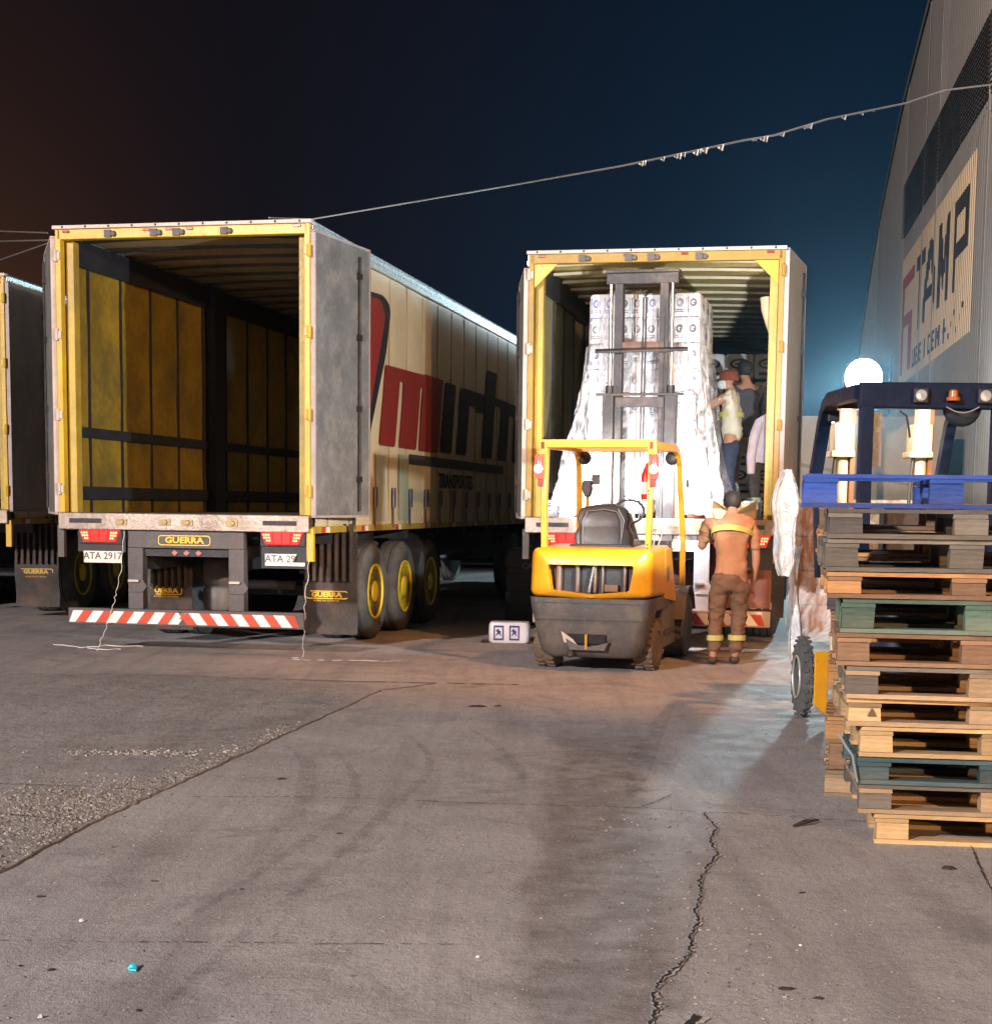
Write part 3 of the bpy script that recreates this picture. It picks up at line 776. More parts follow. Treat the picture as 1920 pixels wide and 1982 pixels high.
# hanging strings behind the trailer
def string(pts, r=.0035, label='', grp=None, name='string'):
    P_ = [Vector(p) for p in pts]; out = []
    for a, b in zip(P_, P_[1:]):
        for k in range(6): out.append(a.lerp(b, k/6)+Vector((R.uniform(-.012,.012),R.uniform(-.010,.010)+.03*math.sin(k*1.1+a.x*9)*(1 if a.z < .05 and b.z < .05 else 0),R.uniform(-.003,.003))))
    out.append(P_[-1])
    o = MB().tube(out, r, 5).build(name, STRG, None, 60); return tag(o, label, 'string', grp)
def w1(x, y, z=0):
    c, s = math.cos(.2037), math.sin(.2037); return (-3.0484+x*c+y*s, 15.1798-x*s+y*c, z)
string([w1(-.59,-.06,1.20), w1(-.60,-.08,.9), w1(-.66,-.09,.6), w1(-.70,-.09,.44), w1(-.76,-.12,.25), w1(-.84,-.16,.02)], .0028, 'thin white string hanging down beside the left number plate')
string([w1(1.30,.0,1.20), w1(1.28,-.02,.9), w1(1.25,-.03,.6), w1(1.24,-.04,.3), w1(1.24,-.06,.02), w1(1.15,-.12,.012), w1(1.22,-.26,.012), w1(1.42,-.2,.012), w1(1.9,-.16,.012), w1(2.2,-.05,.012)], .0025, 'white string hanging over the right GUERRA mudflap and coiled on the ground')
string([(-4.56,16.0,.015),(-4.35,15.75,.02),(-4.15,15.62,.015),(-3.95,15.72,.03),(-3.6,15.85,.015)], .0045, 'white twine lying on the ground below the striped bumper')
string([(-4.1,15.55,.015),(-3.9,15.40,.02),(-3.75,15.52,.015)], .0045, 'short curl of white twine in front of the longer twine')

# artwork and two painted shadow patches on the outer curtain (y along the trailer, z up)
X_ = 1.286
def art(poly, m, off=0):
    return MB().flat([(u, v) for u, v in poly], X_+off, 'yz').build('curtain_print_and_shade', m, T1)
def rounded(poly, r=.08, n=4):
    out = []; N_ = len(poly)
    for i in range(N_):
        p = Vector(poly[i]).to_2d() if False else Vector(poly[i]); a = Vector(poly[i-1]); b = Vector(poly[(i+1) % N_])
        ra = min(r, (a-p).length*.45, (b-p).length*.45)
        s = p+(a-p).normalized()*ra; e = p+(b-p).normalized()*ra
        for k in range(n+1):
            f = k/n; out.append(tuple(s.lerp(p, f).lerp(p.lerp(e, f), f)))
    return out
art(rounded([(.6,3.66),(2.55,3.76),(2.86,3.66),(2.66,3.15),(2.02,2.22),(1.60,1.55),(1.35,1.50),(.6,1.50)], .14), BLKP, 0)
art(rounded([(.6,3.60),(2.42,3.70),(2.62,3.55),(2.35,3.05),(1.85,2.22),(1.50,1.62),(1.3,1.56),(.6,1.56)], .12), REDP, .003)
sh = .27
def it(y, z): return (y+(z-2.14)*sh*1.0, z)
def bar(y0, y1, z0, z1, m, r=.06, off=0): return art(rounded([it(y0,z0), it(y1,z0), it(y1,z1), it(y0,z1)], r), m, off)
bar(2.39, 3.04, 2.13, 3.02, REDP); bar(3.20, 3.98, 2.13, 3.02, REDP, off=.002); bar(4.10, 5.08, 2.13, 3.06, REDP, off=.001)
art(rounded([it(2.5,2.88), it(5.08,2.88), it(5.08,3.06), it(2.45,3.02)], .05), REDP, .004)
bar(5.20, 5.80, 2.15, 3.05, BLKP)
bar(6.08, 6.66, 2.15, 3.04, BLKP); art(rounded([it(6.2,2.84), it(7.55,2.84), it(7.55,3.05), it(6.2,3.05)], .05), BLKP, .002); bar(7.1, 7.6, 2.78, 3.05, BLKP, off=.003)
bar(7.66, 8.34, 2.16, 3.42, BLKP); art([it(7.5,2.95), it(9.2,2.95), it(9.2,3.06), it(7.5,3.06)], BLKP, .002)
bar(8.82, 9.45, 2.16, 3.05, BLKP); bar(9.9, 10.5, 2.16, 3.05, BLKP); bar(10.8, 11.4, 2.16, 3.05, BLKP)
art([it(8.9,2.86), it(10.2,2.86), it(10.2,3.05), it(8.9,3.05)], BLKP, .002)
art([(3.68,1.955),(9.2,1.955),(9.2,2.075),(3.68,2.075)], GRYP)
text('curtain_print_and_shade', 'TRANSPORTES', .26, BLKP, T1, (X_+.004, 6.1, 1.78), rot=(PI/2, 0, PI/2), sx=1.15, bold=.006)
art([(2.25,1.30),(2.62,1.30),(2.62,2.02),(2.25,2.02)], GRNSH, .001); art([(3.20,1.30),(3.64,1.30),(3.64,2.06),(3.20,2.06)], GRNSH, .001)  # green blocks are forklift guard shadows painted onto the curtain

T2 = trailer((1.5536, 16.0803, .2), 'trailer being loaded, with a tall wrapped load in its open rear behind the yellow forklift', 4.075, 13.6, rearfull=False, inner=CURT_IN2, roofm=ROOFIN2, frame=M('trailer_amber_paint', (.34, .19, .014), .5, 0, .18, 3, .1, 30, (.14, .09, .04), .6, wear=(.22,.18,.12)))
door_leaf(T2, 1.31, .325-.2, 1, 4.15, M('door_leaf_tan', (.34,.29,.22), .55, 0, .12, 2))
door_leaf(T2, -1.31, -.03-.2, -1, 4.0)
rear_gear(T2, plates=None, steel=M('underride_white', (.62,.64,.72), .45, 0, .12, 4, .1, 25, (.3,.26,.24), .4), bump_m=WHT)
mudflap(T2, .82, 1.36, 1.2, .30, 1.20, '', ribs=0)
text('lettering', 'ION', .11, M('flap_text_pale', (.45,.40,.36), .6), T2, (1.08, 1.185, .42), sx=1.6)
box('mud_panel', M('rear_panel_rust', (.22,.075,.045), .6, 0, .2, 4), (.62, 1.24, .35, .37, .45, 1.19), T2)
box('mud_panel', M('rear_panel_rust', (.22,.075,.045), .6, 0, .2, 4), (-.40, .44, .35, .37, .62, 1.02), T2)

T0 = trailer((-7.09, 18.78, .12), 'trailer at the far left edge with only its folded grey door and corner showing', 4.12, L_=12)
door_leaf(T0, 1.31, .14-.12+.0, 1, 4.12, M('grey_door_panel_lit', (.40,.38,.36), .6, 0, .15, 3))  # door grey made lighter in place of light that never reaches it
mudflap(T0, .82, 1.40, 1.2, .135, 1.20, tw=.46, cz=.58, cx=1.10, gold=M('gold_lettering_worn', (.55,.33,.03), .5))

# the two tractor units in front of the visible trailers (mostly hidden)
def tractor(pose, L_, label):
    x0, y0, yaw = pose
    t = root('tractor_unit', label, 'truck', (x0+L_*math.sin(yaw), y0+L_*math.cos(yaw), 0), yaw, 'trucks coupled to the trailers')
    for x_ in (-.4, .4): box('chassis_beam', DARK, (x_-.05, x_+.05, -3.6, 1.0, .62, .85), t)
    for tt in (-3.4, -2.1):
        for s in (-1, 1): wheel(t, s, tt, rim=M('rim_grey', (.3,.3,.32), .4, .5))
    for s in (-1, 1): wheel(t, s, 1.9, rim=M('rim_grey', (.3,.3,.32), .4, .5))
    MB().tube([(1.0,-.9,.72),(1.0,.9,.72)], .30, 20).build('fuel_tank', ALU, t, 40)
    MB().prism([(.35,.45),(2.7,.45),(2.75,1.6),(2.5,3.2),(.9,3.7),(.4,3.3)], -1.2, 1.2, 'yz').build('cab', NAVY, t, None, .05)
    box('rear_window', DARK, (-.8,.8,.30,.35,2.0,2.6), t)
    return t
tractor((-3.0484,15.1798,.2037), 13.9, 'dark truck coupled to the empty yellow trailer, hidden in its shadow')
tractor((1.5536,16.0803,.2), 13.9, 'dark truck coupled to the trailer that is being loaded')

# ------------------------------------------------------------------ small yellow forklift (rear view)
F1P = (.945, 14.36, .268)
f1 = root('forklift', 'small yellow forklift with both red rear lamps lit, lifting a wrapped load', 'forklift', (F1P[0], F1P[1], 0), F1P[2])
def rring(a, b, r, y=None, z=None, cx=0, cy=0, n=10, e=1):
    """rounded rectangle half sizes a,b ; returned as 2d points"""
    o = []
    for qx, qy, a0 in ((a-r,b-r,0),(-a+r,b-r,90),(-a+r,-b+r,180),(a-r,-b+r,270)):
        for k in range(n): an = math.radians(a0+90*k/(n-1)); o.append((cx+qx+r*math.cos(an), cy+qy+r*math.sin(an)))
    return o
def xyring(x, y0, y1, r, z): return [(px, py, z) for px, py in rring(x, (y1-y0)/2, r, cy=(y0+y1)/2)]
# yellow cowl: rings from the lip of the opening outward, then forward along the sides
def poly_ring(corners, n=10, r=.04):
    o = []; N_ = len(corners)
    for i in range(N_):
        p = Vector(corners[i]); a = Vector(corners[i-1]); b = Vector(corners[(i+1) % N_])
        s = p+(a-p).normalized()*r; e = p+(b-p).normalized()*r
        for k in range(n):
            f = k/(n-1); o.append(tuple(s.lerp(p, f).lerp(p.lerp(e, f), f)))
    return o
inn = [(.395,.965),(-.395,.965),(-.355,.735),(0,.70),(.355,.735)]
mid_ = [(.50,1.07),(-.50,1.07),(-.53,.70),(0,.672),(.53,.70)]
out_ = [(.545,1.11),(-.545,1.11),(-.56,.68),(0,.655),(.56,.68)]
def ringY(c, y, r, yb=0): return [(px, y+yb*abs(px)**3, pz) for px, pz in poly_ring(c, 8, r)]
cw = MB()
cw.loft([ringY(inn,-.33,.03), ringY(inn,-.435,.03,.16), ringY(inn,-.445,.03,.2), ringY(mid_,-.440,.05,.25), ringY(out_,-.405,.07,.25), ringY(out_,-.30,.07), ringY([(.55,1.13),(-.55,1.13),(-.56,.66),(0,.64),(.56,.66)],.55,.05)], 0, True, False, True)
cw.build('engine_cowl', FLY, f1, 50)
gr_ = box('radiator', DARK, (-.40, .40, -.325, -.28, .66, 1.0), f1)
for x_, w__ in ((-.30,.05),(-.13,.04),(.03,.03),(.10,.025),(.30,.03)):
    MB().tube([(x_,-.36,.72),(x_,-.36,.96)], w__*.6, 10).build('radiator_pipe', M('pipe_steel', (.20,.15,.12), .4, .6), gr_, 50)
MB().tube([(-.02,-.38,.72),(.02,-.38,.95)], .012, 8).build('radiator_pipe', ALU, gr_, 50)
box('battery_box', M('inner_box', (.16,.10,.06), .6), (.12,.24,-.38,-.33,.73,.79), gr_)
lw = MB()
def cwr(x, yb, z, r=.12, yf=.0): return xyring(x, -.44+yb, yf, r, z)
lw.loft([cwr(.40,.07,.13), cwr(.45,.04,.16), cwr(.49,.015,.26), cwr(.515,0,.40,.10), cwr(.545,-.01,.56,.08), cwr(.555,-.01,.665,.06)], 0, True, True, True)
# arches cut by keeping the sides short: body above the wheels continues forward
lw2 = MB(); lw2.box(-.55,.55,-.05,.62,.545,.665)
cwb = lw.build('counterweight', FLD, f1, 50)
lw2.build('side_skirt', FLD, f1, None, .01)
box('tow_recess', M('recess_black', (.008,.008,.009), .8), (-.20, .16, -.452, -.40, .255, .345), cwb, .01)
MB().add([(-.25,-.47,.37),(-.14,-.47,.30),(-.10,-.47,.25),(-.22,-.47,.27)], [(0,1,2,3)]).build('tow_plate', WHT, cwb)
MB().prism([(-.17,.20),(.15,.20),(.19,.28),(.02,.235),(-.10,.25),(-.21,.31)], -.475, -.44, 'xz').build('tow_lip', FLD, cwb, None, .006)
MB().tube([(-.02,-.468,.21),(-.02,-.468,.345)], .013, 8).build('tow_pin', YEL, cwb)
MB().lathe([(0,.03),(-.02,.034),(-.03,.02)], (-.165,-.44,.165), 'y', 14).build('exhaust_pipe', M('exhaust', (.05,.045,.04), .6, .5), cwb)
for z_ in (.62,.47): box('weld_line', M('weld', (.05,.045,.042), .6), (-.50,.50,-.4555,-.4505,z_,z_+.006), cwb)
ch = box('chassis', FLG, (-.30,.30,-.2,1.75,.13,.60), f1, .02)
box('step_panel', FLG, (.40,.53,.36,1.20,.16,.60), f1, .02); box('step_panel', FLG, (-.53,-.40,.36,1.20,.16,.60), f1, .02)
box('step_plate', FLD, (.40,.55,.40,1.15,.30,.33), f1)
sp_ = MB().prism([(.30,1.10),(.30,.64),(.75,.60),(.98,.58),(.62,1.10)], .535, .558, 'yz').build('side_panel', FLY, f1, None, .006)
MB().prism([(.30,1.10),(.30,.64),(.75,.60),(.98,.58),(.62,1.10)], -.558, -.535, 'yz').build('side_panel', FLY, f1, None, .006)
MB().lathe([(.004,.075),(.010,.06)], (.555,.45,.86), 'x', 18).build('badge', FLG, sp_)
def fwheel(parent, x, y, r, wd, tyre, yaw=0, dark=False):
    T = Matrix.Translation((x,y,r)) @ Matrix.Rotation(-yaw,4,'Z')
    s = 1 if x > 0 else -1
    prof = [(-wd/2,r*.50),(-wd/2,r*.86),(-wd/2+.02,r*.97),(-wd/4,r),(wd/4,r),(wd/2-.02,r*.97),(wd/2,r*.86),(wd/2,r*.56),(wd/2-.012,r*.52)]
    w_ = MB().lathe([(s*a,b) for a,b in prof], (0,0,0), 'x', 36, 0, T).build('wheel', tyre, parent, 45)
    MB().lathe([(s*a,b) for a,b in [(wd/2-.02,r*.54),(wd/2-.015,r*.48),(wd/2-.05,r*.44),(wd/2-.055,r*.22),(wd/2-.02,r*.2),(wd/2-.015,0)]], (0,0,0), 'x', 28, 0, T).build('rim', M('rim_dusty', (.16,.11,.07), .6), w_, 45)
    tr = MB()
    for k in range(24):
        a = 2*PI*k/24; T2_ = T @ Matrix.Rotation(a,4,'X')
        tr.box(-wd*.46,-wd*.06,-.012,.012,r-.004,r+.008,0,T2_); tr.box(wd*.06,wd*.46,-.012,.012,r-.004,r+.008,0,T2_ @ Matrix.Rotation(.13,4,'X'))
    tr.build('tyre_tread', tyre, w_)
fwheel(f1, .46, .0, .235, .19, RUBB, .06); fwheel(f1, -.46, .0, .235, .19, RUBB, .06)
fwheel(f1, .50, 1.45, .33, .22, RUB); fwheel(f1, -.50, 1.45, .33, .22, RUB)
for s in (-1,1):
    m_ = MB(); rows = []
    for i in range(11):
        a = math.radians(20+150*i/10); c_, s_ = math.cos(a), math.sin(a)
        rows.append([(s*.38,1.45+.37*c_,.33+.37*s_),(s*.63,1.45+.37*c_,.33+.37*s_),(s*.63,1.45+.385*c_,.33+.385*s_),(s*.38,1.45+.385*c_,.33+.385*s_)])
    m_.loft(rows,0,True,True,True); m_.build('front_fender', FLG, f1, 40)
# overhead guard
def beam(parent, pts, wx, wy, name, mat, bev=.006):
    """square tube along a path in the yz plane at x"""
    mb = MB(); rings = []
    P_ = [Vector(p) for p in pts]
    for i, p in enumerate(P_):
        d = (P_[min(i+1,len(P_)-1)]-P_[max(i-1,0)]).normalized()
        a = Vector((1,0,0)); 
        if abs(d.x) > .9: a = Vector((0,1,0))
        b = d.cross(a).normalized()
        rings.append([p+a*wx/2+b*wy/2, p-a*wx/2+b*wy/2, p-a*wx/2-b*wy/2, p+a*wx/2-b*wy/2])
    mb.loft(rings,0,True,True,True)
    return mb.build(name, mat, parent, None, bev)
for s in (-1,1):
    beam(f1, [(s*.478,-.20,1.10),(s*.485,-.20,1.55),(s*.485,-.16,2.0)], .048, .09, 'guard_rear_pillar', FLY)
    beam(f1, [(s*.50,-.20,2.035),(s*.50,1.05,2.055),(s*.50,1.22,2.02),(s*.505,1.33,1.90),(s*.515,1.42,1.55),(s*.53,1.50,1.2),(s*.53,1.52,.66)], .05, .07, 'guard_front_pillar', FLY)
    cp = box('guard_corner', FLY, (min(s*.46,s*.535), max(s*.46,s*.535), -.245, -.17, 1.95, 2.085), f1, .006)
    box('tube_end', M('tube_end_rust', (.10,.02,.015), .6), (min(s*.482,s*.512), max(s*.482,s*.512), -.252, -.244, 2.00, 2.065), cp)
box('guard_rear_bar', FLY, (-.46,.46,-.235,-.165,2.015,2.085), f1, .006)
box('guard_front_bar', FLY, (-.48,.48,1.10,1.16,2.02,2.08), f1, .006)
for k in range(6): box('guard_slat', FLY, (-.47,.47,.0+k*.18,.03+k*.18,2.045,2.07), f1)
for s, e in ((-1,0),(1,0)):
    lx = s*.525
    hb = MB(); hb.lathe([(-.11,.028),(-.09,.042),(.09,.042),(.11,.028)], (lx,-.25,1.84), 'z', 16); hb = hb.build('rear_lamp', GLOWR, f1, 40)
    MB().lathe([(-.050,.030),(-.042,.038)], (lx,-.25,1.82), 'y', 16).build('lamp_core', GLOWC, hb, 40)
    box('lamp_bracket', M('bracket_rust', (.12,.03,.02), .6), (min(s*.49,s*.54), max(s*.49,s*.54), -.25,-.22,1.66,1.74), f1)
light('rear_lamp_light', 'POINT', (.37,13.98,1.84), 2.2, (1,.04,.03), .04); light('rear_lamp_light', 'POINT', (1.33,13.73,1.84), 2.2, (1,.04,.03), .04)

for z_ in (1.12,1.15,1.60,1.63): MB().lathe([(-.004,.008),(0,.009)], (.478,-.247,z_), 'y', 8).build('bolt', DARK, f1)
# seat
st = MB()
def seatring(y, k): 
    c_ = [(-.27,1.09),(-.285,1.23),(-.235,1.30),(-.265,1.38),(-.225,1.475),(-.08,1.505),(.08,1.515),(.20,1.475),(.255,1.38),(.225,1.30),(.275,1.23),(.27,1.09)]
    cx, cz = 0, 1.29
    return [(cx+(px-cx)*k, y, cz+(pz-cz)*k) for px, pz in poly_ring(c_, 5, .035)]
st.loft([seatring(.14,.86), seatring(.115,.93), seatring(.15,.985), seatring(.20,1), seatring(.26,.97), seatring(.29,.88)], 0, True, True, True)
so = st.build('seat_backrest', SEAT, f1, 60)
MB().tube([(-.19,.105,1.12),(-.19,.105,1.36),(-.15,.108,1.44),(0,.108,1.46),(.13,.108,1.44),(.17,.105,1.36),(.17,.105,1.12),(-.19,.105,1.12)], .006, 6).build('seat_piping', M('piping', (.12,.10,.09), .5), so, 50)
MB().tube([(.17,.125,1.20),(.19,.125,1.36),(.13,.13,1.47)], .007, 6).build('seat_piping', M('piping', (.12,.10,.09), .5), so, 50)
box('seat_cushion', SEAT, (-.26,.26,.25,.68,1.06,1.18), f1, .04)
box('seat_base', M('seat_base', (.03,.028,.028), .6), (-.30,.30,.02,.70,1.10,1.14), f1, .02)
MB().tube([(.18,1.05,1.05),(.10,.85,1.42)], .025, 8).build('steering_column', SEAT, f1, 40)
MB().tube([(.10+.15*math.cos(a), .84+.04*math.sin(a), 1.44+.15*math.sin(a)*.75) for a in [2*PI*k/20 for k in range(21)]], .013, 6).build('steering_wheel', SEAT, f1, 60)
dash = box('dashboard', M('dash', (.05,.045,.05), .5), (-.45,.45,1.12,1.30,.66,1.16), f1, .02)
for k in range(3):
    MB().tube([(.26+k*.05,1.05,1.12),(.30+k*.06,1.02,1.30)], .009, 6).build('lever', M('lever_pale', (.5,.5,.52), .4), f1, 40)
MB().lathe([(0,.045),(.02,.05),(.22,.05),(.26,.03),(.30,.018),(.33,.018)], (.43,-.10,1.55), 'z', 16).build('fire_extinguisher', REDEX, f1, 45)
MB().lathe([(.05,.0508),(.16,.0508)], (.43,-.10,1.55), 'z', 16).build('extinguisher_label', PLATE, f1, 45)
MB().prism([(-.42,1.74),(-.33,1.74),(-.32,1.66),(-.345,1.58),(-.40,1.58),(-.43,1.66)], 1.10, 1.17, 'xz').build('side_mirror', SEAT, f1, None, .015)
box('work_light', SEAT, (-.33,-.25,1.12,1.18,1.70,1.80), f1, .01); box('side_mirror', SEAT, (.575,.605,1.30,1.34,1.68,1.76), f1, .008)
MB().tube([(-.38,1.15,1.1),(-.375,1.15,1.6)], .018, 8).build('grab_handle', FLY, f1, 40)
# mast
def MX(n, b, mat=MAST, bev=.004): return box(n, mat, b, f1, bev)
for s in (-1,1):
    ox = MB(); ox.prism([(s*.265,1.80),(s*.375,1.80),(s*.375,1.96),(s*.265,1.96),(s*.265,1.93),(s*.335,1.93),(s*.335,1.83),(s*.265,1.83)], .10, 2.64, 'xy'); ox.build('outer_mast_rail', MAST, f1, None, .003)
    ix = MB(); ix.prism([(s*.19,1.84),(s*.275,1.84),(s*.275,1.96),(s*.19,1.96),(s*.19,1.935),(s*.245,1.935),(s*.245,1.865),(s*.19,1.865)], 1.3, 3.86, 'xy'); ix.build('inner_mast_rail', MAST, f1, None, .003)
    MB().tube([(s*.315,1.86,.4),(s*.315,1.86,2.66)], .036, 14).build('lift_cylinder', MAST, f1, 45)
    MB().tube([(s*.315,1.86,2.66),(s*.315,1.86,3.82)], .021, 12).build('lift_piston', CHROME, f1, 45)
    MB().tube([(s*.315,1.86,2.60),(s*.315,1.86,2.72)], .042, 14).build('cylinder_collar', MAST, f1, 45)
MX('mast_top_plate', (-.36,.375,1.83,1.90,3.74,3.85)); MX('mast_top_lip', (-.37,.385,1.80,1.98,3.845,3.875))
MX('mast_cross_bar', (-.25,.25,1.82,1.88,2.50,2.60)); MX('mast_cross_bar', (-.44,.46,1.79,1.82,2.615,2.64)); MX('mast_cross_bar', (-.20,.20,1.85,1.88,3.10,3.16), M('bar_rust', (.14,.07,.04), .6))
MB().tube([(-.46,1.80,3.065),(.49,1.80,3.075)], .022, 8).build('mast_cross_bar', MAST, f1, 45)
MX('hose_guide', (-.045,-.015,1.78,1.81,.9,2.46), FLG)
for x_ in (.02,.05,.245): MB().tube([(x_,1.83,1.0),(x_,1.83,2.5),(x_*1.02,1.85,3.6)], .010, 6).build('hydraulic_hose', SEAT, f1, 45)
for s in (-1,1):
    MB().tube([(s*.28,2.12,1.5),(s*.28,2.12,2.66),(s*.50,2.12,2.69),(s*.545,2.12,2.64),(s*.55,2.12,1.5)], .013, 8).build('load_backrest', DARK, f1, 45)
MX('fork_carriage', (-.50,.50,2.04,2.10,1.46,1.56)); MX('fork_carriage', (-.50,.50,2.04,2.10,1.86,1.94))
for s in (-1,1):
    fk = MB(); fk.box(s*.28-.05,s*.28+.05,2.10,2.14,1.42,2.0); fk.box(s*.28-.05,s*.28+.05,2.10,3.2,1.40,1.44); fk.build('fork', MAST, f1, None, .004)
def loc1(x, y, z):
    c, s = math.cos(F1P[2]), math.sin(F1P[2]); return (F1P[0]+x*c+y*s, F1P[1]-x*s+y*c, z)
for s in (-1,1):
    hl = MB().lathe([(0,.03),(.02,.06),(.06,.07),(.065,.065)], (s*.44,1.22,1.965), 'y', 18).build('head_lamp', SEAT, f1, 45)
    MB().lathe([(.066,.06),(.070,.03)], (s*.44,1.22,1.965), 'y', 18).build('head_lamp_lens', M('head_lens', (1,1,1), .3, 0, 0, 4, 0, emit=(.85,.95,1), es=25), hl)
    light('head_lamp_light', 'SPOT', loc1(s*.44, 1.31, 1.965), 600, (.92,.96,1), .05, loc1(s*.26, 2.6, 1.12), 100, .9)
    light('head_lamp_spill', 'SPOT', loc1(s*.44, 1.31, 1.965), 70, (.95,.96,1), .04, loc1(s*.30, 3.6, 3.6), 120, .8)

# ------------------------------------------------------------------ wrapped loads
def pack_mesh(wx, wy, wz, col, kind):
    m = MB(); r = .025
    rings = []
    for z, k in ((0,.90),(.02,.985),(wz*.5,1.01),(wz-.02,.985),(wz,.90)):
        rings.append([(px, py, z) for px, py in rring(wx/2*k, wy/2*k, r*1.6, n=3)])
    m.loft(rings, 0, True, True, True)
    for face in (-1, 1):
        yy = face*(wy/2*1.012+.002)
        def el(cx, cz, a, b, a2, b2):
            n = 12; o1 = [(cx+a*math.cos(2*PI*i/n), yy, cz+b*math.sin(2*PI*i/n)) for i in range(n)]
            o2 = [(cx+a2*math.cos(2*PI*i/n), yy, cz+b2*math.sin(2*PI*i/n)) for i in range(n)]
            m.add(o1+o2, [(i,(i+1)%n,n+(i+1)%n,n+i) for i in range(n)], 1)
        if kind == 0:
            for cx in (-wx*.24, wx*.24):
                el(cx, wz*.62, wx*.135, wz*.17, wx*.07, wz*.075)
                m.box(cx, cx+wx*.12, yy-.001, yy+.001, wz*.57, wz*.64, 1)
                for zz_ in (.26, .34): m.box(cx-wx*.15, cx+wx*.15, yy-.001, yy+.001, wz*zz_, wz*(zz_+.035), 1)
                m.box(cx-wx*.19, cx-wx*.16, yy-.001, yy+.001, wz*.22, wz*.86, 1)
            m.box(-wx*.46, wx*.46, yy-.001, yy+.001, wz*.04, wz*.085, 1)
        else:
            el(0, wz*.60, wx*.36, wz*.22, wx*.25, wz*.13)
            m.box(-wx*.16, wx*.16, yy-.001, yy+.001, wz*.57, wz*.63, 1)
            m.box(-wx*.32, wx*.32, yy-.001, yy+.001, wz*.14, wz*.26, 1)
    for face in (-1, 1):
        xx = face*(wx/2*1.012+.002)
        m.box(xx-.001, xx+.001, -wy*.25, wy*.25, wz*.40, wz*.62, 1)
    return m.mesh('pack', [PAPER, col], 40)
PK0 = pack_mesh(.285, .38, .262, PRINTK, 0); PK1 = pack_mesh(.285, .38, .262, PRINTB, 0); PK2 = pack_mesh(.34, .38, .30, PRINTK, 1); PK3 = pack_mesh(.34, .38, .30, PRINTB, 1)
ld = root('wrapped_load', 'tall stack of white printed paper packs under loose stretch film, on the forklift forks', 'pallet load', (loc1(-.04,2.75,0)[0], loc1(-.04,2.75,0)[1], 1.45), F1P[2]-.03)
for iz in range(8):
    for ix in range(4):
        for iy in range(3):
            if iy == 1 and 0 < ix < 3 and iz < 7: continue
            o = link('pack', PK0 if R.random() < .6 else PK1, ld)
            o.location = (-.438+.292*ix+R.uniform(-.006,.006), -.39+.39*iy+R.uniform(-.008,.008), .13+.263*iz)
            o.rotation_euler = (0,0,R.uniform(-.02,.02))
pm = MB()
for x_ in (-.55,0,.55):
    pm.box(x_-.05,x_+.05,-.58,.58,.0,.10)
for k in range(7): pm.box(-.6,.6,-.58+.17*k,-.48+.17*k,.105,.127)
pm.build('pallet', M('pallet_pale', (.42,.30,.17), .75, 0, .2, 6), ld)
def film(parent, rings_f, mat, name='stretch_film', n=72, nz=34, amp=.02, seed=1):
    rr = random.Random(seed); ph = [rr.uniform(0,6.28) for _ in range(8)]
    rings = []
    for j in range(nz+1):
        f = j/nz; a, b, z, fl, cy = rings_f(f)
        base = rring(a, b, min(a,b)*.28, cy=cy, n=n//4); ring = []
        for i, (px, py) in enumerate(base):
            th = 2*PI*i/len(base)
            wv = amp*(1+6*fl)*(math.sin(9*th+ph[0]+f*2)+.7*math.sin(17*th+ph[1]-f*5)+.5*math.sin(31*th+ph[2]+f*9)+.5*math.sin(5*th+ph[3]+7*f))*(.25+fl)
            wv += rr.uniform(-.004,.004)
            d = math.hypot(px, py)+1e-6
            ring.append((px+px/d*wv, py+py/d*wv, z+(.05*math.sin(7*th+ph[4]) + .03*math.sin(13*th))*fl if f < .1 or f > .0 else z))
        rings.append(ring)
    return MB().loft(rings, 0, True, False, False).build(name, mat, parent, 75)
film(ld, lambda f: (.60-.22*max(0,f-.95)/.05, .60-.22*max(0,f-.95)/.05, .10+2.20*f, 0, 0), FILM, amp=.012, seed=3)
# loose skirt flaring outward toward the floor
film(ld, lambda f: (.62+.25*(1-f)**1.3, .66+.20*(1-f)**1.2, -.05+1.75*f, .7*(1-f)+.05, 0), FILM, amp=.014, seed=4)

# cargo already inside the trailer
def loc2(x, y, z=0):
    c, s = math.cos(.2), math.sin(.2); return (1.5536+x*c+y*s, 16.0803-x*s+y*c, z)
cg = root('cargo_stack', 'wall of printed paper packs stacked inside the trailer behind the two workers', 'cargo', loc2(.0, 3.55, 1.372), .2)
for ix in range(7):
    for iz in range(6 if ix > 0 else 6):
        for iy in range(2):
            if iy and iz < 5: continue
            o = link('pack', PK2 if R.random() < .55 else PK3, cg)
            o.location = (-1.03+.347*ix+R.uniform(-.008,.008), .39*iy+R.uniform(-.02,.02), .335*iz+.0)
            o.rotation_euler = (0,0,R.uniform(-.03,.03))

def pk(name, label, cat, pos, yaw, mesh, sc=(1,1,1)):
    o = link(name, mesh, None); o.location = pos; o.rotation_euler = (0,0,-yaw); o.scale = sc; return tag(o, label, cat)
